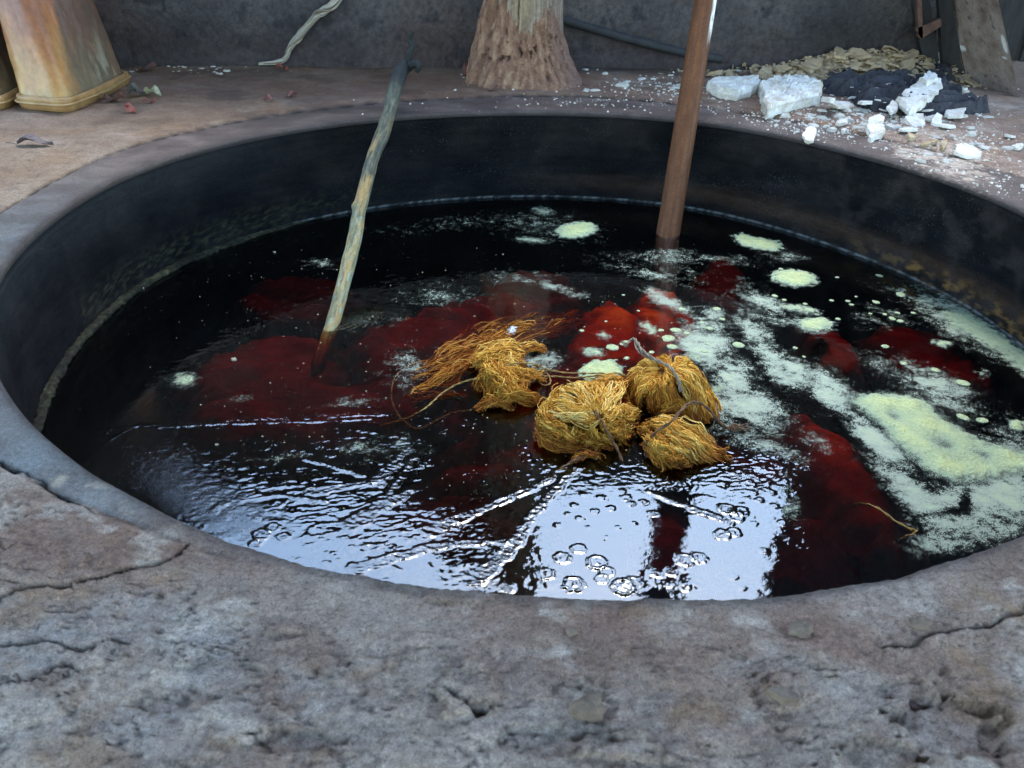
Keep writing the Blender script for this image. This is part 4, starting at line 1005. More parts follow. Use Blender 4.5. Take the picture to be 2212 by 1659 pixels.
def crumbs(name, n, regions, mat, label, smin, smax, seed, onwall=False):
    rg = np.random.default_rng(seed); parts = []; pts_ = []; tot = sum(r[-1] for r in regions)
    for i in range(n):
        u = rg.uniform(0, tot)
        for r in regions:
            u -= r[-1]
            if u <= 0: break
        p = un(r[0] + rg.normal() * r[2], r[1] + rg.normal() * r[3])
        if p[1] > float(wall_y(p[0])) - .01 or p[1] < -3: continue
        rr = np.hypot(p[0], p[1]) - rim_r(np.arctan2(p[1], p[0]))
        if rr < .004: continue
        s = smin + (smax - smin) * rg.uniform() ** 4
        v = np.array([[1, 0, 0], [-.4, .9, 0], [-.5, -.8, 0], [0.1, 0, 1.0], [.5, .6, .6], [-.6, .1, .7]]) * s * rg.uniform(.6, 1.2, (6, 3))
        a = rg.uniform(0, 6.28); c_, s_ = math.cos(a), math.sin(a); v = v @ np.array([[c_, s_, 0], [-s_, c_, 0], [0, 0, .8]])
        pts_.append(p[:2]); parts.append((v + np.array([p[0], p[1], -.0003]), np.array([[0, 1, 4], [1, 5, 3], [1, 3, 4], [1, 2, 5], [2, 0, 3], [0, 4, 3], [2, 3, 5]])))
    V, F = merge(parts); pts_ = np.array(pts_); V[:, 2] += np.repeat(GZ(pts_[:, 0], pts_[:, 1]), 6)
    tag(mk(name, V, F, mat, smooth=False), label, kind='stuff')
crumbs('chalk_crumbs', 5200, RG_R + [(1800, 300, 200, 40, 3), (1560, 230, 120, 30, 2), (1350, 205, 110, 16, 2), (1150, 225, 160, 10, .8), (2130, 420, 60, 60, 1.2)], M_CHALK, 'white chalk crumbs and grit strewn over the rim', .0008, .0055, 31)
def heap(x, y): return .070 * np.exp(-((x - 1.08) / .30) ** 2) * ss(.30, .02, wall_y(x) - y) + .003
def build_heap():
    xs = np.arange(.35, 1.45, .006); u = np.linspace(0, 1, 64); X = xs[:, None] * np.ones((1, 64)); Y = wall_y(X) + .03 - .38 * u[None]
    Z = heap(X, Y) - .012 + .008 * fbm(X * 25, Y * 25, 1301, 4) + .010 * fbm(X * 9, Y * 9, 1302, 3)
    rg = np.random.default_rng(8); parts = [(np.stack([X, Y, Z], -1).reshape(-1, 3), grid_faces(len(xs), 64)[:, ::-1])]
    for i in range(3200):
        x = 1.03 + .22 * rg.normal(); y = float(wall_y(x)) - .02 - .30 * rg.uniform() ** 1.3
        if not .36 < x < 1.44: continue
        s = .0016 + .010 * rg.uniform() ** 4; v = np.array([[1, 0, 0], [-.4, .9, 0], [-.5, -.8, 0], [0.1, 0, .8], [.5, .6, .5], [-.6, .1, .6]]) * s * rg.uniform(.6, 1.3, (6, 3))
        a = rg.uniform(0, 6.28); c_, s_ = math.cos(a), math.sin(a); v = v @ np.array([[c_, s_, 0], [-s_, c_, 0], [0, 0, .8]]) + [x, y, float(heap(x, y)) - .002]
        parts.append((v, np.array([[0, 1, 4], [1, 5, 3], [1, 3, 4], [1, 2, 5], [2, 0, 3], [0, 4, 3], [2, 3, 5]])))
    V, F = merge(parts); tag(mk('stone_rubble', V, F, M_CHALK2, smooth=False), 'low heap of dusty tan rubble grit banked against the wall', kind='stuff')
    protos = [chip_mesh(900 + k) for k in range(5)]; src = [None] * 5
    for i in range(130):
        x = 1.04 + .20 * rg.normal(); y = float(wall_y(x)) - .03 - .26 * rg.uniform() ** 1.2; k = i % 5
        if not .36 < x < 1.40: continue
        if src[k] is None: o = src[k] = mk('rubble_chip', protos[k][0], protos[k][1], M_CHALK2, smooth=False)
        else: o = src[k].copy(); SC.collection.objects.link(o)
        s = .010 + .030 * rg.uniform() ** 1.6; o.location = (x, y, float(heap(x, y)) + .001); o.scale = (s * 1.3, s, s * rg.uniform(.25, .7)); o.rotation_euler = (rg.uniform(-.1, .7), rg.uniform(-.4, .4), rg.uniform(0, 6.28))
        tag(o, 'dusty tan rubble chip in the heap against the wall', 'chip', 'rubble chips by the wall')
build_heap()
crumbs('wall_litter', 700, [(300, 142, 30, 8, 1), (420, 146, 70, 7, 2), (1010, 160, 16, 16, .6), (700, 152, 200, 5, .4), (1280, 150, 50, 8, 1)], M_CHALK2, 'pale litter grit along the foot of the wall', .0008, .004, 33)
crumbs('dirt_grit', 2200, [(700, 230, 350, 50, 2), (1300, 1400, 900, 150, 2), (400, 300, 250, 80, 1)], m_plain('earth_grit', [(.3, (.05, .035, .03)), (.6, (.22, .18, .15)), (.8, (.5, .48, .44))], 60, .9, .001), 'fine dirt grit over the concrete apron', .0005, .0022, 34)

# foreground pebbles and flakes of concrete
M_PEB = m_plain('grey_pebble', [(.3, (.09, .062, .046)), (.7, (.19, .145, .11))], 60, .85, .002)
def pebble(px, py, r, flat, lab, sd):
    c = un(float(px), float(py)); n, m = 22, 14; u = np.linspace(0, 2 * math.pi, n, endpoint=False)[:, None]; v = np.linspace(0, math.pi, m)[None]
    x = np.cos(u) * np.sin(v); y = np.sin(u) * np.sin(v); z = np.cos(v) * np.ones_like(u)
    k = r * (1 + .3 * vnoise(x * 1.7 + sd, y * 1.7 + z, sd)); V = np.stack([x * k * 1.2, y * k, z * k * flat], -1).reshape(-1, 3) + c + np.array([0, 0, r * flat * .55 + float(GZ(c[0], c[1])[0])])
    tag(mk('pebble', V, grid_faces(n, m, True), M_PEB), lab, 'pebble', 'pebbles on the apron')
pebble(1270, 1540, .0105, .75, 'largest round pebble on the near apron below the yarn', 1)
pebble(1234, 1372, .0045, .7, 'small rounded pebble just below the near rim', 2)
pebble(1728, 1365, .0085, .6, 'flat oval pebble on the near apron at the right', 3)
pebble(1985, 1352, .0065, .6, 'small pebble beside the crack near the right edge', 4)
pebble(1600, 1418, .0035, .7, 'tiny pebble on the apron between the two flat ones', 5)
stone('concrete_flake', [(1655, 1492), (1690, 1487), (1722, 1500), (1728, 1518), (1690, 1512)], .010, .006, M_PEB, 'lifted grey concrete flake on the near apron', 'concrete flakes', 90, .001, 'flake', step=.003)

# ------------------------------------------------------------------ leaves
def leaf(px, py, L, W, col, lab, sd, curl=.5, rot=0):
    rg = np.random.default_rng(sd); c = un(float(px), float(py)); n, m = 22, 11
    u = np.linspace(0, 1, n)[:, None] * np.ones((1, m)); v = np.linspace(-1, 1, m)[None] * np.ones((n, 1))
    wd = W * np.sin(np.pi * np.clip(u, 0, 1) ** .8) ** .8 * (1 + .25 * vnoise(u * 9, v * 0 + np.sign(v), sd)); x = (u - .5) * L; y = v * wd
    z = .004 + curl * W * np.abs(v) ** 1.5 * (.7 + .5 * np.sin(u * 7 + sd)) + .35 * W * np.sin(u * 5 + sd) + .15 * W * vnoise(u * 6, v * 3, sd); z -= z.min() - .001 - float(GZ(c[0], c[1])[0])
    a = math.radians(rot); V = np.stack([x * math.cos(a) - y * math.sin(a), x * math.sin(a) + y * math.cos(a), z], -1).reshape(-1, 3) + c
    k = len(V); f = grid_faces(n, m); V = np.vstack([V, V - np.array([0, 0, .0006])])
    cc = np.array(col) * (1 + .35 * fbm(u.ravel() * 8, v.ravel() * 4, sd, 3))[:, None]
    root = tag(mk('leaf', V, np.vstack([f, f[:, ::-1] + k]), M_LEAF, cols=np.clip(np.vstack([cc, cc]), .01, .9)), lab, 'leaf', 'dry leaves on the apron')
    P = np.array([[-L * .5 - L * .3 * t, W * .2 * math.sin(3 * t), .003 + .004 * t + float(GZ(c[0], c[1])[0])] for t in np.linspace(0, 1, 8)])
    P = np.stack([P[:, 0] * math.cos(a) - P[:, 1] * math.sin(a), P[:, 0] * math.sin(a) + P[:, 1] * math.cos(a), P[:, 2]], 1) + c
    V, F = tube(P, .0009, 5); mk('stalk', V, F, M_LEAF, root, cols=np.tile(np.array(col) * .8, (len(V), 1)))
leaf(78, 318, .075, .017, (.10, .08, .085), 'crumpled dark dry leaf alone on the pale left apron', 6, .45, 8)
leaf(332, 212, .060, .016, (.30, .30, .19), 'curled pale green leaf beside the plastic tub', 5, .8, -25)
leaf(298, 212, .045, .017, (.07, .065, .06), 'dark curled leaf between the tub and the pale green leaf', 6, 1.0, 10)
leaf(284, 244, .042, .012, (.22, .075, .06), 'small red brown leaf in front of the tub', 7, .9, -30)
leaf(326, 226, .030, .010, (.17, .07, .06), 'tiny reddish leaf below the pale green one', 8, .9, 20)
leaf(250, 222, .05, .02, (.10, .05, .04), 'dark brown leaf lying under the edge of the tub', 9, .6, 5)
leaf(630, 210, .030, .010, (.17, .065, .06), 'small red leaf on the brown ground left of the stick', 10, .8, 30)
leaf(580, 222, .026, .010, (.18, .08, .07), 'faded curled leaf on the ground toward the tub', 11, .8, -10)
leaf(1440 - 13, 1, .03, .01, (.17, .08, .06), 'x', 12) if False else None
leaf(610, 153, .035, .012, (.20, .07, .06), 'red leaf at the foot of the wall below the fibre twist', 13, .8, 5)
leaf(390, 128, .05, .016, (.15, .07, .06), 'brown leaf caught in the litter against the wall', 14, .8, 12)
leaf(318, 156, .06, .018, (.12, .065, .06), 'brown leaf in the corner litter beside the tub', 15, .6, 35)
leaf(1064, 198, .035, .012, (.16, .08, .06), 'brown leaf left of the mud foot of the post', 16, .8, 40)
leaf(1015, 165, .045, .02, (.13, .05, .045), 'dark red leaf against the left of the mud foot', 17, 1.0, 60)
leaf(1735, 1510, .0, .0, (.1, .1, .1), 'x', 18) if False else None
leaf(1978, 1503, .022, .0035, (.09, .05, .045), 'thin dark brown seed pod on the near apron at the right', 19, .5, -12)
# ------------------------------------------------------------------ foam
def m_foam():
    t = NT('dye_foam'); p = t.pos(); n1 = t.noise(420, 4, .7, p); n2 = t.noise(60, 4, .6, p)
    v = t.n('TexVoronoi'); v.inputs['Scale'].default_value = 420; t.l(p, v.inputs['Vector'])
    th = t.attr('thick').outputs['Fac']
    c = t.ramp(th, [(.0, (.20, .26, .22)), (.4, (.34, .42, .26)), (.9, (.52, .58, .27))])
    c = t.mix(.5, c, t.ramp(n1, [(.3, (.55, .6, .55)), (.5, (1, 1, 1)), (.7, (1.25, 1.25, 1.3))]), 'MULTIPLY')
    v2 = t.n('TexVoronoi'); v2.inputs['Scale'].default_value = 190; t.l(p, v2.inputs['Vector']); c = t.mix(.3, c, t.ramp(v2.outputs['Distance'], [(.0, (1.25, 1.25, 1.25)), (.35, (1, 1, 1)), (.7, (.45, .55, .5))]), 'MULTIPLY')
    b = t.n('BsdfPrincipled'); t.l(c, b.inputs['Base Color']); b.inputs['Roughness'].default_value = .45; b.inputs['Specular IOR Level'].default_value = .35
    t.l(t.bump(t.math('ADD', t.math('SUBTRACT', t.math('MULTIPLY', v2.outputs['Distance'], -1.2), v.outputs['Distance']), n1), .7, .0018), b.inputs['Normal'])
    # porous where thin
    hole = t.noise(520, 5, .75, p); q = t.math('ADD', hole, t.math('MULTIPLY', th, .72)); a = t.ramp(q, [(.56, (0, 0, 0)), (.66, (1, 1, 1))])
    tr = t.n('BsdfTransparent'); mx = t.n('MixShader'); t.l(a, mx.inputs[0]); t.l(tr.outputs[0], mx.inputs[1]); t.l(b.outputs[0], mx.inputs[2])
    return t.fin(mx.outputs[0])
M_FOAM = m_foam()
def foam(outline, label, h=.006, group='pale foam patches on the dye', sd=0, edge=.009, soft=.034, thin=1.0, es=70, holes=(), sp=.0026, rot=0):
    hw = [(un(float(a), float(b), ZW), r1) for a, b, r1 in holes]
    def thick(X, Y, d):
        t = ss(0, soft, d) * (.75 + .35 * fbm(X * 25, Y * 25, 950 + sd, 3)) * thin
        for c, r1 in hw: t = t * (1 - .80 * np.exp(-(np.hypot(X - c[0], (Y - c[1]) * .8) / r1) ** 2 * (1 + .5 * vnoise(X * 40, Y * 40, 3))))
        return np.clip(t, 0, 1)
    def hf(X, Y, d):
        t = thick(X, Y, d)
        return WATER_Z(X, Y) + .0008 + h * t * (.7 + .5 * fbm(X * 18, Y * 18, 960 + sd, 3)) + .0006 * fbm(X * 160, Y * 160, 970 + sd, 3)
    o = patch('foam_patch', outline, ZW, hf, M_FOAM, sp, edge, es, sd, under=.0016, attrs={'thick': thick})
    if o: tag(o, label, 'foam', group)
    return o
def ell(cx, cy, rx, ry, rot=0, n=26):
    c, s = math.cos(math.radians(rot)), math.sin(math.radians(rot))
    return [(cx + rx * math.cos(a) * c - ry * math.sin(a) * s, cy + rx * math.cos(a) * s + ry * math.sin(a) * c) for a in np.linspace(0, 2 * math.pi, n, endpoint=False)]
def c7(l): return [(1327 + .4667 * a, 442 + .4667 * b) for a, b in l]
foam(c7([(1045, 905), (1090, 870), (1170, 858), (1290, 860), (1400, 880), (1480, 915), (1530, 965), (1600, 1020), (1700, 1075), (1790, 1105), (1896, 1125), (2060, 1160), (2060, 1290), (1896, 1270), (1790, 1290), (1690, 1312), (1560, 1298), (1430, 1255), (1330, 1170), (1250, 1090), (1180, 1010), (1100, 950)]),
     'largest thick yellow green foam bank with dimples at the right', .011, sd=1, soft=.045, edge=.007, holes=[(1327 + .4667 * 1530, 442 + .4667 * 1115, .026), (1327 + .4667 * 1710, 442 + .4667 * 1165, .020), (1327 + .4667 * 1290, 442 + .4667 * 985, .016)])
foam(ell(1245, 498, 54, 20, -5), 'oval foam pad floating nearest the far wall left of the pole', .006, sd=2)
foam(ell(1172, 456, 32, 11, 8), 'thin grey foam smear above the oval pad', .002, sd=3, thin=.32)
foam(ell(1150, 519, 46, 9, 3), 'thin grey foam strip below left of the oval pad', .002, sd=4, thin=.34)
foam([(1575, 508), (1600, 500), (1640, 512), (1690, 520), (1702, 538), (1680, 546), (1630, 543), (1590, 530)], 'pale foam pad just right of the pole', .006, sd=5)
foam(ell(1716, 602, 60, 22, 6), 'smooth oval foam pad at right below the one beside the pole', .008, sd=6)
foam(ell(1728, 668, 58, 11, 10), 'long narrow foam streak above a rounder pad', .005, sd=7, thin=.8)
foam(ell(1761, 702, 50, 20, 3), 'round foam pad directly under the narrow streak', .008, sd=8)
foam(ell(2036, 743, 29, 11, 8), 'small oval foam pad near the orange stained wall', .006, sd=9)
foam(ell(2122, 807, 17, 12), 'small round foam pad over the dark red patch at right', .005, sd=10)
foam(ell(2195, 920, 34, 18, 10), 'foam pad cut by the right edge of the picture', .006, sd=11)
foam(ell(1299, 803, 54, 27, -3), 'bright foam pad between the yarn skeins', .008, sd=12, soft=.016)
foam(ell(1283, 762, 34, 13, 4), 'small foam pad just behind the bright one between the skeins', .004, sd=13, thin=.75)
foam(ell(1305, 726, 22, 12, 10), 'foam clot floating over the bright red cloth', .004, sd=14, thin=.7)
foam(ell(1402, 710, 28, 17, 25), 'foam clot on the ridge of the orange red cloth', .005, sd=15, thin=.7)
foam(ell(1552, 842, 28, 13, 5), 'foam pad right of the dark gold skein', .005, sd=16, thin=.8)
foam(ell(1500, 770, 34, 11, 5), 'flat foam pad behind the dark gold skein', .004, sd=17, thin=.6)
foam([(2020, 672), (2060, 662), (2110, 680), (2160, 712), (2200, 740), (2260, 790), (2260, 850), (2200, 810), (2150, 770), (2090, 730), (2040, 705)], 'long loose foam sheet beside the right wall', .004, sd=18, thin=.50, soft=.03, edge=.012)
foam(ell(398, 822, 38, 20, -5), 'isolated bubbly foam clump on the dark left side', .006, sd=19, thin=.42, soft=.03)
foam(ell(520, 862, 34, 10, -5), 'faint foam trace right of the isolated clump', .002, sd=20, thin=.22)
_rf = np.random.default_rng(9); _dots = [(1336, 807, 9), (1444, 731, 12), (1452, 750, 11), (1460, 714, 10), (1532, 710, 8), (1323, 751, 12), (1595, 746, 10), (1548, 668, 8), (1893, 654, 8), (1945, 637, 9), (2080, 828, 12), (1952, 786, 7), (2020, 800, 8), (2080, 902, 11), (2122, 909, 10), (1912, 749, 8), (1810, 690, 6), (1560, 690, 6)]
_dots += [(1450 + 120 * _rf.normal(), 760 + 60 * _rf.normal(), _rf.uniform(3, 7)) for _ in range(34)] + [(1900 + 120 * _rf.normal(), 640 + 40 * _rf.normal(), _rf.uniform(3, 7)) for _ in range(24)]
_src = None
def dot_mesh():
    n = 20; V = []; rr = [0, .45, .75, .93, 1.0, 1.0]; hh = [.30, .28, .2, .1, .02, -.06]
    for r_, h_ in zip(rr, hh): V.append([[r_ * math.cos(a), r_ * math.sin(a), h_] for a in np.linspace(0, 2 * math.pi, n, endpoint=False)])
    V = np.array(V); V[..., :2] *= (1 + .12 * vnoise(V[..., 0] * 2, V[..., 1] * 2, 4))[..., None]
    f = grid_faces(6, n); i = np.arange(5); ex = np.stack([i * n + n - 1, (i + 1) * n + n - 1, (i + 1) * n, i * n], 1)
    return V.reshape(-1, 3), np.vstack([f, ex])[:, ::-1]
for k, (a, b, r_) in enumerate(_dots):
    p = un(float(a), float(b), ZW)
    if np.hypot(p[0], p[1]) > .87 or (1150 < a < 1590 and 780 < b < 1000): continue
    if _src is None:
        v, f = dot_mesh(); _src = mk('foam_dot', v, f, M_FOAM, attrs={'thick': np.linspace(.75, .12, len(v))}); o = _src
    else: o = _src.copy(); SC.collection.objects.link(o)
    s = r_ / (FOC * W_) * np.linalg.norm(p - CAM); o.location = (p[0], p[1], ZW + .001); o.scale = (s * _rf.uniform(.8, 1.3), s * _rf.uniform(.8, 1.2), s * .35 + .002); o.rotation_euler = (0, 0, _rf.uniform(0, 6.28))
    tag(o, 'small round dot of pale foam adrift among the speckled film', 'foam', 'small foam dots')

# speckled film of fine bubbles: uncountable
def film_density(X, Y):
    P = np.stack([X, Y, np.full(X.shape, ZW)], -1).reshape(-1, 3); px, py = proj(P); px = px.reshape(X.shape); py = py.reshape(X.shape)
    G = [(1440, 650, 70, 16, 25, .7), (1520, 740, 60, 60, 50, .95), (1580, 810, 60, 45, 40, .85), (1620, 880, 90, 45, 30, .9), (1560, 870, 45, 60, 0, .7), (1660, 760, 120, 34, 55, .75), (1720, 800, 80, 30, 40, .8), (1790, 840, 60, 36, 40, .95),
         (1400, 590, 110, 14, 12, .55), (1480, 560, 170, 14, 3, .5), (1560, 610, 160, 20, 14, .6), (1650, 650, 80, 26, 25, .7), (1700, 555, 50, 14, 5, .55), (1700, 690, 90, 30, 12, .6), (2080, 700, 130, 40, 30, .85), (1990, 640, 130, 18, 14, .45),
         (1900, 690, 80, 30, 10, .5), (2020, 840, 110, 40, 28, .75), (1930, 800, 90, 30, 30, .5), (2090, 1100, 110, 60, 0, 1.0), (1960, 1060, 120, 36, 38, .95), (1890, 950, 90, 24, 40, 1.0), (2170, 1060, 60, 120, 0, 1.0), (2060, 1160, 100, 34, -10, .75),
         (1640, 960, 130, 22, 20, .6), (1180, 490, 130, 34, 5, .42), (1000, 480, 220, 20, -6, .34), (700, 570, 60, 14, 0, .4), (955, 640, 110, 30, 0, .42), (1110, 600, 100, 20, 0, .42), (1200, 620, 100, 12, 18, .6), (820, 690, 80, 20, 0, .34), (880, 800, 60, 60, 0, .45), (760, 870, 100, 14, -5, .42),
         (1170, 780, 46, 26, 0, .70), (600, 990, 90, 10, -6, .40), (820, 970, 130, 26, -5, .4), (1700, 1080, 30, 70, -20, .45), (1770, 960, 60, 20, 30, .6), (1440, 560, 60, 10, 0, .45), (1540, 690, 30, 40, 0, .6), (2130, 640, 100, 30, 20, .6), (1330, 820, 60, 20, 0, .4),
         (450, 520, 60, 6, -14, .3), (1450, 545, 60, 10, 0, .5), (1600, 560, 40, 10, 10, .4)]
    d = 0 * px
    for cx, cy, sx, sy, r_, a in G: d = np.maximum(d, a * gau(px, py, cx, cy, sx * 1.15, sy * 1.15, r_))
    for cx, cy, sx, sy, r_, a in [(2085, 1085, 13, 26, 10, .95), (2060, 1105, 34, 9, 0, .8), (1740, 640, 90, 16, 12, .9), (1550, 605, 60, 24, 15, .8), (1720, 735, 40, 26, 40, .9), (1990, 745, 110, 30, 18, .8), (1800, 630, 40, 60, 0, .4), (1390, 745, 45, 40, 0, .55), (1850, 1040, 110, 38, 42, .9)]:
        d = d * (1 - a * gau(px, py, cx, cy, sx, sy, r_))
    q1 = X * .62 - Y * .78; q2 = X * .78 + Y * .62; sw = .05 * vnoise(X * 5, Y * 5, 8); w = .55 * fbm((q1 + sw) * 7, (q2 + sw) * 22, 981, 6, .65) + .6 * fbm(X * 16 + 20 * sw, Y * 22, 984, 5, .65); w2 = fbm(X * 45, Y * 55, 982, 4, .6)
    d = d * (1.0 + .9 * w) + .26 * w2 * (d > .05)
    th = np.arctan2(Y, X); rr = rim_r(th) - np.hypot(X, Y)
    edge = np.exp(-(rr / .007) ** 2) * (.45 + .4 * vnoise(th * 40, th * 0, 3)) * ss(195, 150, np.abs((np.degrees(th) + 360 - 60) % 360 - 0) * 0 + 150) * (Y > -.2)
    return np.clip(np.maximum(d, edge), 0, 1.2)
def build_film():
    ys = [-.86]
    while ys[-1] < .9: ys.append(ys[-1] + .003 + .003 * float(ss(-.5, .8, ys[-1])))
    ys = np.array(ys); xs = np.arange(-.92, .921, .0034); X, Y = np.meshgrid(xs, ys, indexing='ij')
    D = film_density(X, Y); r = np.hypot(X, Y); D = np.where(r < rim_r(np.arctan2(Y, X)) - .0005, D, 0)
    f = grid_faces(len(xs), len(ys)); f = f[(D.ravel()[f] > .07).any(1)]; Z = WATER_Z(X, Y) + .0007
    used = np.unique(f); mp = np.full(X.size, -1); mp[used] = np.arange(len(used)); f = mp[f]
    V = np.stack([X, Y, Z], -1).reshape(-1, 3)[used]
    t = NT('bubble_film'); p = t.pos(); d = t.attr('dens').outputs['Fac']
    n1 = t.noise(170, 8, .9, p); n2 = t.noise(620, 2, .5, p)
    v = t.n('TexVoronoi'); v.inputs['Scale'].default_value = 330; t.l(p, v.inputs['Vector'])
    q = t.math('ADD', t.math('MULTIPLY', n1, .75), t.math('MULTIPLY', n2, .35)); q = t.math('ADD', q, t.math('MULTIPLY', d, .36))
    a = t.ramp(q, [(.715, (0, 0, 0)), (.80, (1, 1, 1))]); a = t.math('MULTIPLY', a, t.math('MINIMUM', 1.0, t.math('MULTIPLY', d, 4.0)))
    c = t.ramp(t.math('MULTIPLY', q, 1.0), [(.66, (.17, .21, .19)), (.85, (.25, .31, .24)), (1.0, (.34, .40, .27))])
    b = t.bsdf(c, .5, t.bump(v.outputs['Distance'], .6, .001), .3); tr = t.n('BsdfTransparent'); mx = t.n('MixShader')
    t.l(a, mx.inputs[0]); t.l(tr.outputs[0], mx.inputs[1]); t.l(b, mx.inputs[2]); t.l(mx.outputs[0], t.out.inputs[0])
    o = mk('foam_film', V, f, t.m, attrs={'dens': D.ravel()[used]}); tag(o, 'speckled film of fine pale bubbles spread over the dye', kind='stuff')
build_film()
def m_fleck(): return m_plain('pale_fleck', [(.3, (.25, .23, .14)), (.7, (.45, .43, .33))], 60, .7, .001)
M_FLK = m_fleck()
def specks():
    rg = np.random.default_rng(77); parts = []
    for i in range(800):
        c = [(650, 640, 260, 110), (1000, 760, 330, 140), (700, 950, 260, 120), (1200, 1000, 300, 100), (1300, 620, 300, 100)][rg.integers(5)]
        p = un(c[0] + c[2] * rg.normal() * .7, c[1] + c[3] * rg.normal() * .7, ZW)
        if np.hypot(p[0], p[1]) > .86: continue
        s = .0006 + .0017 * rg.uniform() ** 6
        v = np.array([[1, 0, 0], [0, 1, 0], [-1, 0, 0], [0, -1, 0], [0, 0, .8]]) * s + p + np.array([0, 0, .0008]); parts.append((v, np.array([[0, 1, 4], [1, 2, 4], [2, 3, 4], [3, 0, 4]])))
    V, F = merge(parts); tag(mk('floating_specks', V, F, M_FLK), 'tiny pale specks of grit floating on the dye', kind='stuff')
specks()
for k, (a, b, s, lab) in enumerate([(505, 779, .007, 'yellow fleck floating alone above the dark red bundle at left'), (308, 624, .006, 'white fleck against the left wall at the dye line'), (593, 546, .004, 'tiny yellow fleck near the far left of the dye'), (468, 963, .004, 'yellow fleck in the rippled area at left')]):
    V, F = chip_mesh(300 + k); p = un(float(a), float(b), ZW); o = mk('floating_fleck', V * s, F, M_FLK, smooth=False); o.location = (p[0], p[1], ZW + .001); tag(o, lab, 'fleck', 'flecks floating on the dye')

# ------------------------------------------------------------------ cloth bundles under the surface
M_SUB = m_attr('soaked_cloth', .9, 120, .4, .002)
SUB = [(575, 790, 150, 62, -8, .040, 'dark red cloth bundle submerged at the left of the stick'), (850, 742, 90, 52, 0, .042, 'red cloth bundle sunk right of the stick'), (1150, 618, 86, 34, 0, .045, 'dim maroon bundle submerged beyond the left skein'),
       (1318, 728, 78, 66, 25, .014, 'bright red cloth just under the surface behind the foam pad'), (1445, 715, 62, 84, -38, .012, 'brightest orange red cloth fold behind the dark gold skein'), (1850, 1020, 160, 62, 42, .022, 'large red cloth bale submerged at the lower right'),
       (1745, 1190, 130, 90, 20, .052, 'deep maroon cloth below the large bale near the rim'), (1450, 1140, 60, 120, 0, .046, 'maroon cloth glimpsed between the bright reflections'), (1560, 610, 52, 44, 20, .046, 'maroon bundle submerged right of the far ripples'),
       (2025, 765, 130, 42, 18, .042, 'long dark red bundle submerged beside the right wall'), (1800, 738, 70, 34, 38, .030, 'small red brown bundle under the round foam pad'), (1100, 940, 120, 70, 0, .046, 'maroon bundle submerged below the left skein'),
       (700, 868, 230, 50, -4, .044, 'broad red cloth spread under the dye in front of the stick'), (990, 690, 150, 44, -12, .034, 'rust red cloth behind the trailing yarn'), (1230, 880, 180, 90, 0, .040, 'rust red cloth underneath the floating skeins'), (650, 640, 110, 42, 0, .060, 'faint purple bundle deep in the far left of the dye'), (1620, 965, 90, 52, 20, .044, 'dark red bundle right of the small skein'), (1040, 775, 170, 62, -22, .026, 'orange red bundle beneath the trailing yarn'), (950, 1130, 190, 90, 0, .062, 'deep purple bundle in the rippled foreground dye'), (1030, 1010, 90, 30, -10, .05, 'dim red bundle in front of the skeins')]
for k, (cx, cy, rx, ry, rot, dep, lab) in enumerate(SUB):
    z0 = ZW - dep
    def hz(X, Y, d, k=k, z0=z0, rx=rx):
        m = ss(0, .0009 * min(rx, ry * 1.6), d); f = ridged(X * 7 + 2 * vnoise(X * 4, Y * 4, k), Y * 7 + X * 3, 1000 + k, 3)
        return z0 - .050 * (1 - m) ** 1.2 - .016 * (1 - np.clip(f, 0, 1)) + .004 * fbm(X * 30, Y * 30, k, 3)
    def hc(X, Y, d, k=k):
        return palette(fbm(X * 12, Y * 12, 1100 + k, 4) * .5 + .5, [(.2, (.38, .27, .18)), (.8, (.70, .52, .38))])
    o = patch('dyed_cloth', ell(cx, cy, rx * 1.5, ry * 1.6, rot), z0, hz, M_SUB, .006, .02, 14, 30 + k, hc, under=.01)
    tag(o, lab, 'cloth', 'cloth bundles steeping under the dye')

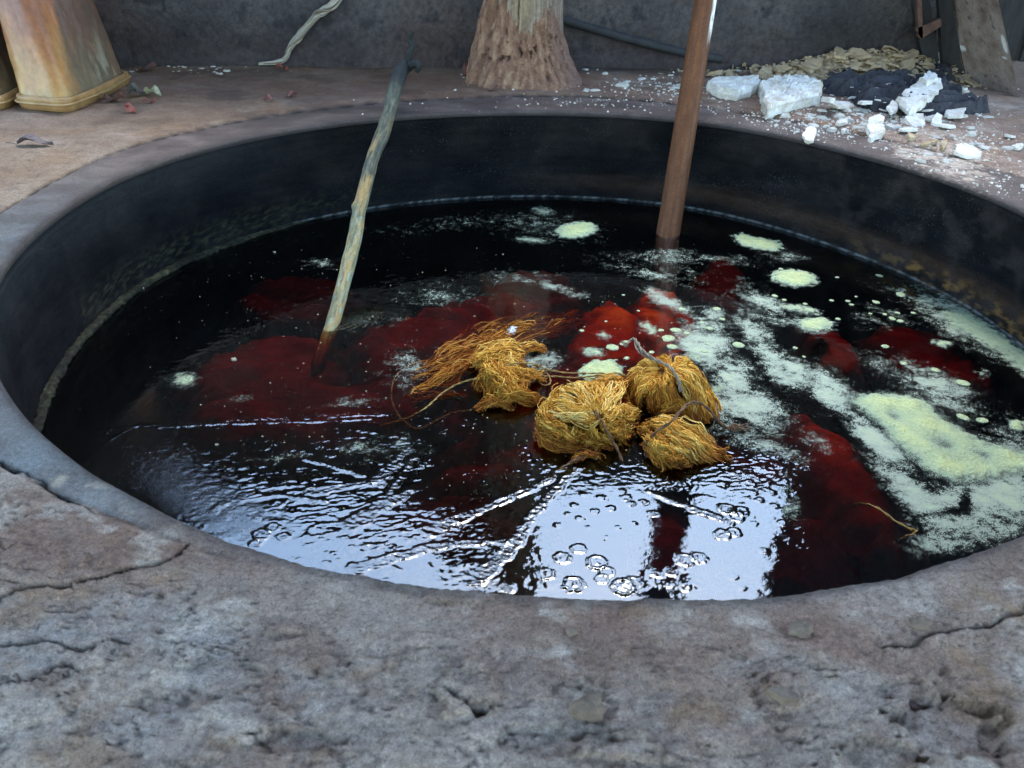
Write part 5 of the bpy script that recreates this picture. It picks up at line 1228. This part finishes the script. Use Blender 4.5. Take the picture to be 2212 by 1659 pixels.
# ------------------------------------------------------------------ yarn
def wpt(p): return un(float(p[0]), float(p[1]), ZW + p[2] * .93 - .003) 
YC = [(.12, (.26, .085, .012)), (.38, (.52, .21, .018)), (.62, (.80, .45, .065)), (.9, (.95, .70, .25))]  # yarn tones, from shaded depths to pale lit tops
def strands(guides, n, seed, jit=.0035, layer=.010, rad=.00076, tone=0.0, npt=20, wave=.0022, ends=.12, fuzz=.13, drop=0.0):
    rg = np.random.default_rng(seed); G = np.array([[wpt(p) for p in smooth_path(np.array(g, float), npt)] for g in guides]); k = len(G)
    parts = []; cols = []; tt = np.linspace(0, 1, npt)
    cen = G.mean((0, 1))
    nl = max(2, int(n / 13)); LU = rg.uniform(0, max(k - 1 - 1e-6, 1e-9), nl); LO = rg.normal(size=(nl, 3)) * [.0022, .0022, .0022]; LT = .10 * rg.normal(size=nl); LD = rg.uniform(size=nl) ** 1.3; LW = rg.uniform(.5, 1.7, nl); LE = rg.uniform(0, ends, (nl, 2))
    for i in range(n):
        q_ = rg.integers(nl); u = float(np.clip(LU[q_] + rg.normal() * .045 * LW[q_], 0, max(k - 1 - 1e-6, 1e-9))); a = int(u); f = u - a
        P = G[a] * (1 - f) + G[a + 1] * f if k > 1 else G[0].copy()
        lay = .25 * rg.uniform() + .75 * LD[q_]; wv = q_ * 1.37 + u * 1.2
        nx = vnoise(tt * 5 + wv * .8, np.full(npt, wv * 2.1 + seed), 7) ; ny = vnoise(tt * 6 + 9 + wv, np.full(npt, wv * 2.1), 8); nz_ = vnoise(tt * 7 + wv * 1.3, np.full(npt, wv * 1.7), 9)
        ind = rg.normal(size=3) * jit * .42 + LO[q_]; fr = rg.uniform(5, 12); ph = rg.uniform(0, 6.28, 3)
        off = np.stack([nx * wave * 3.2 + wave * .5 * np.sin(tt * fr * 2 + ph[0]), ny * wave * 3.2 + wave * .5 * np.sin(tt * fr * 1.7 + ph[1]), nz_ * wave * 2.4 + wave * .4 * np.sin(tt * fr * 2.3 + ph[2])], 1) + ind
        if rg.uniform() < fuzz * 1.5: off += np.stack([vnoise(tt * 3, np.full(npt, i * 3.1), 11), vnoise(tt * 3, np.full(npt, i * 3.7), 12), np.abs(vnoise(tt * 3, np.full(npt, i * 2.9), 13))], 1) * .010
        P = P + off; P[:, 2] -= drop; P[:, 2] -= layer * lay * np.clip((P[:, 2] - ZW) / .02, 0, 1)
        s0 = LE[q_, 0] + rg.uniform(0, ends * .5); s1 = 1 - LE[q_, 1] - rg.uniform(0, ends * .5); q = np.linspace(s0, s1, npt)
        P = np.stack([np.interp(q, tt, P[:, c]) for c in range(3)], 1)
        v, fs = tube(P, rad * rg.uniform(.75, 1.3), 3, caps=False); parts.append((v, fs))
        c = palette(np.array([np.clip(.60 - .42 * lay + tone + .08 * rg.normal() + LT[q_], 0, 1)]), YC)[0]  # deeper strands coloured darker, standing in for shade between the locks
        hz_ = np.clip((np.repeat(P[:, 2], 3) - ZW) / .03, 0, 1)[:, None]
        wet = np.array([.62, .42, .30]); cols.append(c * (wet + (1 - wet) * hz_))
    V, F = merge(parts); return V, F, np.vstack(cols)
def skein(label, bundles, core, seed, ties=()):
    cc = wpt((core[0][0], core[0][1], 0)); root = empty('yarn_skein', (cc[0], cc[1], ZW), label, 'yarn', 'golden yarn skeins floating in the vat')
    VV = []; CC = []; FF = []; o = 0
    vs = []
    for k, b in enumerate(bundles):
        g, n, kw = b; v, f, c = strands(g, n, seed + k, **kw); vs.append((v, f)); CC.append(c)
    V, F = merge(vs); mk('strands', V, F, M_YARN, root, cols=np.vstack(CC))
    # wet inner mass of wound yarn
    if len(core) > 1:
        ps = []; cs = []
        for (cx, cy, rx, ry, h) in core[1:]:
            c = wpt((cx, cy, 0)); k = np.linalg.norm(c - CAM) / (FOC * W_); n, m = 40, 18
            u = np.linspace(0, 2 * math.pi, n, endpoint=False)[:, None]; w = np.linspace(-.5, math.pi / 2, m)[None]
            rr = 1 + .10 * vnoise(np.cos(u) * 2 + w, np.sin(u) * 2 + seed, 3)
            x = np.cos(u) * np.cos(w) * rx * .86 * k * rr; y = np.sin(u) * np.cos(w) * ry * k * 1.15 * rr; z = np.sin(w) * h * .85 * np.ones_like(u)
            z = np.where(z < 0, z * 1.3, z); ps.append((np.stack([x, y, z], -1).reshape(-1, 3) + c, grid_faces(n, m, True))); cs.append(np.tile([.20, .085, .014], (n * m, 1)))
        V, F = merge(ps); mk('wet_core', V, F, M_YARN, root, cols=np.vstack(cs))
    return root
# centre skein
skein('largest pale gold yarn skein in the middle of the floating group', [
    ([[(1292, 905, .052), (1240, 905, .056), (1195, 905, .034), (1168, 915, .004)], [(1290, 900, .055), (1235, 880, .062), (1190, 875, .045), (1165, 895, .012)], [(1288, 896, .057), (1240, 865, .066), (1200, 858, .050), (1178, 868, .02)], [(1288, 893, .058), (1255, 850, .066), (1225, 840, .052), (1205, 850, .025)]], 420, dict(tone=.20, wave=.0034, jit=.003)),
    ([[(1290, 895, .058), (1262, 850, .068), (1240, 830, .055), (1222, 832, .03)], [(1292, 893, .058), (1290, 850, .068), (1280, 830, .052), (1268, 826, .028)], [(1296, 893, .058), (1315, 850, .062), (1320, 828, .046), (1318, 818, .02)], [(1300, 896, .057), (1335, 860, .052), (1345, 842, .034), (1350, 830, .01)]], 380, dict(tone=.16, wave=.0036)),
    ([[(1300, 900, .055), (1330, 875, .052), (1355, 872, .036), (1372, 880, .008)], [(1302, 905, .054), (1335, 893, .050), (1362, 896, .034), (1384, 906, .004)], [(1302, 910, .052), (1332, 915, .042), (1355, 925, .024), (1370, 932, .0)], [(1300, 915, .048), (1320, 935, .034), (1338, 948, .016), (1345, 958, -.003)]], 300, dict(tone=.12, wave=.0036)),
    ([[(1160, 905, .022), (1175, 930, .024), (1215, 950, .020), (1270, 955, .010)], [(1160, 922, .016), (1180, 948, .018), (1225, 966, .012), (1290, 968, .004)], [(1158, 935, .010), (1185, 962, .008), (1235, 976, .004), (1300, 975, -.004)]], 260, dict(tone=-.12, jit=.004)),
    ([[(1175, 875, .045), (1190, 905, .045), (1235, 935, .034), (1290, 950, .016)], [(1168, 892, .036), (1188, 920, .038), (1235, 945, .026), (1285, 958, .010)], [(1270, 915, .050), (1290, 935, .040), (1310, 955, .020), (1322, 968, .0)]], 260, dict(tone=.02, wave=.004)),
    ([[(1215, 830, .045), (1190, 860, .040), (1172, 890, .030), (1162, 925, .01)], [(1225, 826, .045), (1200, 845, .046), (1180, 865, .040), (1168, 895, .02)]], 60, dict(tone=.1)),
    ([[(1280, 830, .05), (1310, 822, .05), (1340, 828, .03), (1365, 850, .01)], [(1290, 822, .04), (1330, 815, .035), (1355, 820, .02), (1390, 835, .005)]], 110, dict(tone=-.02)),
    ([[(1235, 985, .004), (1265, 972, .018), (1290, 978, .01), (1320, 1000, -.012)], [(1228, 1005, -.005), (1255, 985, .012), (1275, 985, .006), (1290, 1008, -.015)]], 70, dict(tone=-.15)),
], [(1268, 910), (1262, 912, 88, 46, .044), (1325, 905, 48, 36, .030)], 3000)
# dark gold skein, upper right
skein('dark gold domed yarn skein with a grey tie cord at the upper right', [
    ([[(1448, 800, .060), (1490, 790, .075), (1530, 830, .050), (1558, 905, .002)], [(1446, 803, .062), (1480, 800, .078), (1518, 840, .052), (1545, 915, .002)], [(1444, 806, .063), (1468, 808, .080), (1500, 850, .055), (1525, 922, .0)], [(1442, 808, .063), (1458, 815, .078), (1484, 855, .052), (1500, 920, .0)]], 460, dict(tone=.04, jit=.0026)),
    ([[(1440, 808, .062), (1446, 822, .076), (1458, 858, .052), (1470, 912, .0)], [(1437, 810, .062), (1432, 826, .074), (1432, 860, .050), (1440, 905, .0)], [(1434, 812, .061), (1416, 828, .068), (1405, 858, .046), (1408, 898, .0)]], 380, dict(tone=-.06)),
    ([[(1430, 812, .060), (1402, 825, .062), (1385, 850, .042), (1385, 890, .0)], [(1426, 806, .060), (1392, 808, .060), (1370, 832, .038), (1366, 875, .0)], [(1422, 800, .060), (1385, 795, .056), (1362, 812, .034), (1352, 848, .004)]], 300, dict(tone=.0)),
    ([[(1425, 800, .062), (1400, 785, .060), (1375, 795, .045), (1350, 815, .012)], [(1430, 795, .064), (1420, 780, .060), (1395, 780, .048), (1372, 790, .02)], [(1440, 795, .064), (1448, 776, .064), (1436, 770, .05), (1415, 776, .03)]], 220, dict(tone=.02)),
    ([[(1440, 798, .066), (1460, 778, .066), (1475, 775, .052), (1482, 788, .03)], [(1450, 800, .066), (1475, 785, .068), (1492, 790, .055), (1500, 808, .03)]], 140, dict(tone=.06)),
    ([[(1392, 850, .05), (1410, 838, .056), (1432, 845, .055), (1440, 870, .035)], [(1385, 838, .05), (1405, 826, .06), (1428, 832, .062), (1438, 850, .05)]], 150, dict(tone=.12)),
    ([[(1430, 880, .040), (1450, 862, .048), (1475, 868, .042), (1490, 905, .004)], [(1425, 890, .030), (1448, 875, .040), (1468, 885, .03), (1475, 918, .0)]], 150, dict(tone=-.12)),
    ([[(1345, 825, .015), (1352, 838, .020), (1356, 858, .012), (1352, 885, .0)], [(1358, 820, .02), (1364, 838, .025), (1366, 862, .015), (1362, 890, .0)]], 80, dict(tone=-.03)),
], [(1452, 850), (1425, 858, 66, 40, .050), (1482, 862, 60, 42, .056)], 3100)
# small skein, lower right
skein('smaller two lobed yarn skein lying lowest at the right of the group', [
    ([[(1408, 925, .018), (1432, 935, .040), (1458, 960, .034), (1478, 985, .014)], [(1400, 935, .016), (1424, 950, .036), (1448, 978, .028), (1470, 1010, .0)], [(1392, 945, .010), (1412, 962, .026), (1432, 988, .018), (1445, 1016, -.003)], [(1398, 955, .004), (1408, 972, .014), (1418, 995, .008), (1426, 1012, -.004)]], 380, dict(tone=.05)),
    ([[(1412, 905, .022), (1450, 905, .040), (1495, 925, .036), (1540, 955, .014)], [(1410, 912, .026), (1450, 918, .044), (1500, 945, .038), (1560, 985, .0)], [(1416, 918, .028), (1450, 930, .044), (1500, 962, .034), (1545, 1000, -.002)], [(1425, 925, .028), (1455, 945, .040), (1490, 975, .026), (1515, 1008, -.003)]], 420, dict(tone=.06)),
    ([[(1440, 980, .02), (1462, 975, .034), (1485, 985, .024), (1500, 1012, -.002)], [(1430, 990, .012), (1450, 988, .024), (1470, 998, .014), (1480, 1016, -.004)]], 140, dict(tone=.0)),
    ([[(1388, 930, .01), (1392, 918, .022), (1410, 908, .024), (1430, 905, .02)], [(1390, 942, .008), (1396, 926, .024), (1414, 916, .03), (1436, 914, .03)]], 80, dict(tone=.02)),
    ([[(1520, 950, .02), (1548, 962, .018), (1568, 980, .008), (1582, 992, -.002)], [(1500, 975, .02), (1530, 980, .016), (1550, 992, .006), (1560, 1004, -.003)]], 110, dict(tone=-.08)),
], [(1475, 960), (1432, 968, 40, 34, .024), (1495, 960, 60, 34, .028)], 3200)
# folded skein at the left
skein('folded yarn skein tied in the middle at the left of the group', [
    ([[(1040, 770, .02), (1060, 800, .045), (1085, 830, .04), (1120, 862, .014)], [(1075, 755, .03), (1092, 790, .048), (1115, 830, .036), (1150, 868, .002)]], 170, dict(tone=.02, jit=.006, wave=.005, ends=.35)),
    ([[(1110, 770, .03), (1085, 800, .045), (1062, 838, .026), (1048, 880, .004)], [(1135, 790, .02), (1118, 822, .038), (1090, 858, .024), (1072, 888, .0)]], 150, dict(tone=-.02, jit=.006, wave=.005, ends=.35)),
    ([[(1016, 780, .008), (1050, 752, .032), (1092, 738, .036), (1128, 752, .018)], [(1018, 786, .012), (1052, 764, .040), (1098, 750, .044), (1136, 764, .020)], [(1022, 792, .012), (1056, 778, .038), (1100, 768, .040), (1138, 776, .018)], [(1030, 800, .012), (1062, 790, .030), (1104, 783, .032), (1132, 788, .012)]], 420, dict(tone=.05, jit=.005, wave=.0045, ends=.3)),
    ([[(1150, 812, .018), (1105, 800, .036), (1058, 798, .036), (1036, 812, .014), (1034, 845, .0)], [(1158, 822, .016), (1110, 810, .038), (1066, 806, .038), (1046, 822, .022), (1042, 858, .0)], [(1160, 832, .014), (1115, 820, .034), (1078, 816, .034), (1058, 834, .020), (1052, 864, .0)]], 340, dict(tone=.02, jit=.005, wave=.0045, ends=.3)),
    ([[(1168, 872, -.002), (1152, 845, .020), (1112, 836, .034), (1076, 848, .022), (1062, 866, .006)], [(1166, 880, -.004), (1142, 860, .016), (1106, 850, .028), (1078, 860, .018), (1066, 876, .002)], [(1150, 884, -.004), (1126, 870, .010), (1100, 866, .018), (1082, 874, .008), (1074, 886, -.003)]], 300, dict(tone=-.04)),
    ([[(1030, 892, -.003), (1036, 868, .016), (1064, 862, .020), (1088, 872, .010), (1092, 888, -.003)], [(1040, 898, -.004), (1052, 876, .012), (1076, 872, .014), (1100, 882, .004), (1104, 896, -.004)]], 150, dict(tone=-.06)),
    ([[(1120, 752, .018), (1140, 738, .022), (1162, 742, .014), (1178, 756, -.003)], [(1126, 764, .016), (1148, 750, .020), (1166, 756, .010), (1176, 768, -.004)]], 110, dict(tone=-.04)),
    ([[(1085, 735, .044), (1094, 752, .048), (1104, 772, .046), (1110, 790, .036)]], 14, dict(tone=.25, jit=.0016, ends=.02)),
    ([[(1110, 790, .034), (1140, 800, .03), (1160, 805, .02), (1175, 812, .006)], [(1100, 800, .034), (1135, 812, .028), (1160, 818, .014), (1176, 826, .0)]], 90, dict(tone=.02)),
    ([[(1270, 678, -.020), (1190, 690, -.012), (1090, 716, -.008), (980, 760, -.006), (880, 812, -.008)], [(1262, 690, -.018), (1180, 712, -.008), (1080, 738, -.004), (985, 782, -.003), (880, 835, -.004)], [(1240, 705, -.016), (1160, 728, -.006), (1060, 760, -.003), (990, 800, .0005), (900, 848, -.003)], [(1060, 765, -.01), (1010, 785, -.002), (960, 810, .002), (920, 838, .001), (870, 868, -.004)]], 560, dict(tone=.10, jit=.007, layer=.0, wave=.006, npt=26, fuzz=.1, drop=.003)),
    ([[(1255, 672, -.024), (1150, 678, -.018), (1050, 700, -.015), (950, 745, -.014)], [(1200, 700, -.014), (1100, 712, -.010), (1010, 742, -.010), (900, 800, -.010)], [(1120, 730, -.006), (1050, 748, -.004), (980, 780, -.003), (890, 826, -.006)]], 220, dict(tone=.06, jit=.008, layer=.0, wave=.008, fuzz=.1)),
    ([[(980, 860, -.012), (1000, 850, -.006), (960, 845, -.004), (900, 860, -.008)], [(1010, 862, -.012), (980, 855, -.005), (930, 860, -.004), (860, 880, -.01)]], 60, dict(tone=-.05, jit=.006, layer=.0, drop=.004)),
], [(1095, 830), (1078, 775, 54, 22, .028), (1088, 815, 46, 18, .026), (1112, 858, 46, 18, .018), (1062, 878, 26, 12, .010)], 3300)

# ------------------------------------------------------------------ cords
def cord(pts, rad, mat, label, twist=2, n=110, knot=None, group='tie cords of the skeins', turns=1.0):
    C = np.array([wpt(p) for p in pts]); S = smooth_path(C, n); S = S + .0009 * np.stack([vnoise(np.linspace(0, 14, n), np.full(n, 1.0 * k), 5) for k in range(3)], 1)
    T, N, B = frames(S); L = np.sum(np.linalg.norm(np.diff(S, axis=0), axis=1)); parts = []
    for k in range(twist):
        ph = 2 * math.pi * k / twist + np.linspace(0, L / (rad * 16) * 2 * math.pi * turns, n)
        P = S + (N * np.cos(ph)[:, None] + B * np.sin(ph)[:, None]) * rad * .55 if twist > 1 else S
        parts.append(tube(P, rad * (.62 if twist > 1 else 1) * (1 + .12 * vnoise(np.linspace(0, 20, n), np.full(n, k * 3.0), 4)), 7))
    V, F = merge(parts); o = mk('tie_cord', V, F, mat); tag(o, label, 'cord', group)
    if knot:
        c = wpt(knot); ps = []
        rg = np.random.default_rng(5)
        for q in range(5):
            a = rg.uniform(0, 3.14, 2); t = np.linspace(0, 2 * math.pi, 24); ax = rg.normal(size=3); ax /= np.linalg.norm(ax); bx = np.cross(ax, [0, 0, 1.0]); bx /= np.linalg.norm(bx); cx_ = np.cross(ax, bx)
            ps.append(tube(c + .006 * (np.cos(t)[:, None] * bx + np.sin(t)[:, None] * cx_) + ax * .003 * q * .4, np.full(24, rad * .6), 6))
        for q in range(4):
            d = np.array([.022, rg.uniform(-.012, .006), rg.uniform(0, .008)]); ps.append(tube(c + np.linspace(0, 1, 8)[:, None] * d, np.linspace(rad * .6, rad * .3, 8), 6))
        V, F = merge(ps); mk('knot', V - np.array([0, 0, 0]), F, mat, o)
    return o
M_CG = m_plain('grey_cord', [(.3, (.10, .08, .055)), (.7, (.30, .25, .18))], 150, .7, .001)
cord([(1344, 738, .040), (1352, 746, .046), (1360, 737, .050), (1370, 732, .052), (1378, 742, .056), (1392, 760, .062), (1415, 776, .072), (1440, 788, .084), (1456, 803, .088), (1466, 822, .084), (1471, 846, .070)], .0026, M_CG, 'grey brown tie cord curling up from the dark gold skein', 2)
cord([(1372, 738, .052), (1374, 750, .050), (1384, 762, .052), (1400, 774, .058), (1424, 782, .072)], .0022, M_CG, 'short second loop of the grey brown tie cord', 2)
cord([(1408, 986, .002), (1400, 990, .001), (1394, 978, .006), (1396, 960, .018), (1416, 934, .040), (1448, 912, .060), (1470, 888, .072), (1486, 873, .074), (1501, 869, .072), (1516, 873, .064), (1533, 887, .050), (1550, 907, .030), (1568, 923, .014), (1584, 924, .010)], .0023, M_CORD, 'red brown cord arching over the small skein to a frayed knot', 2, knot=(1586, 924, .010))
cord([(1284, 888, .060), (1290, 897, .058), (1300, 912, .052), (1312, 933, .040), (1328, 960, .022), (1340, 985, .008), (1350, 1020, -.010)], .0019, M_CORD, 'red brown cord hanging from the centre skein into the dye', 2)
cord([(1262, 986, .010), (1246, 992, .010), (1233, 999, .006), (1218, 1009, .003), (1204, 1020, .001), (1187, 1038, -.004)], .0022, M_CORD, 'short red brown cord trailing below the centre skein', 2)
cord([(1060, 802, .036), (1074, 797, .040), (1090, 790, .044), (1110, 785, .046), (1135, 784, .042), (1158, 787, .032), (1172, 794, .022), (1190, 800, .014), (1230, 806, .012), (1270, 806, .014), (1310, 808, .012), (1345, 822, .012)], .0014, M_CORD2, 'tan cord arching off the folded skein toward the others', 2)
cord([(1095, 790, .034), (1112, 800, .026), (1140, 808, .016), (1165, 812, .010), (1200, 813, .008), (1240, 816, .010), (1285, 812, .012), (1330, 806, .016), (1352, 812, .02)], .0015, M_CORD2, 'yellow strand linking the folded skein with the foam pad side', 2)
cord([(1172, 795, .020), (1160, 808, .010), (1162, 822, .006), (1175, 832, .005), (1188, 828, .006), (1186, 812, .008), (1172, 800, .014), (1170, 815, .006), (1180, 826, .005)], .0014, M_CORD2, 'little looped bow of yellow yarn beside the folded skein', 2)
cord([(1045, 820, .020), (1036, 818, .022), (1004, 824, .018), (972, 838, .012), (946, 857, .008), (925, 877, .004), (898, 895, .001), (866, 907, -.003), (823, 920, -.008)], .0016, M_CORD2, 'straw coloured cord running left from the folded skein', 2)
cord([(905, 790, -.003), (885, 796, .001), (866, 803, .002), (856, 812, .002), (848, 832, .001), (846, 862, -.001), (855, 888, -.003), (872, 909, -.003), (888, 922, -.003), (906, 927, -.003), (930, 917, -.001), (950, 905, .001), (975, 893, .001), (1005, 888, -.001), (1032, 885, .002)], .0017, M_CORD, 'loose brown cord looping through the dye left of the skeins', 2)
cord([(1842, 1094, -.010), (1850, 1088, -.002), (1866, 1089, .001), (1885, 1093, .002), (1905, 1104, .003), (1927, 1120, .003), (1948, 1134, .003), (1968, 1143, .004), (1980, 1147, .004), (1972, 1154, .003), (1955, 1160, .001), (1940, 1168, -.003)], .0018, M_CORD2, 'stray cord with a frayed end floating alone at the lower right', 2, group=None)
# scrap of clear wrapper
tag(patch('wrapper_scrap', ell(1106, 713, 13, 8, -30), ZW + .004, lambda X, Y, d: ZW + .001 + .005 * ss(0, .006, d) + .003 * ridged(X * 90, Y * 90, 5, 2), m_plain('clear_wrapper', [(.3, (.25, .28, .34)), (.7, (.65, .70, .78))], 200, .15, .001, .8), .0015, .003, 80, 9), 'crumpled scrap of clear wrapper floating behind the folded skein', 'wrapper')
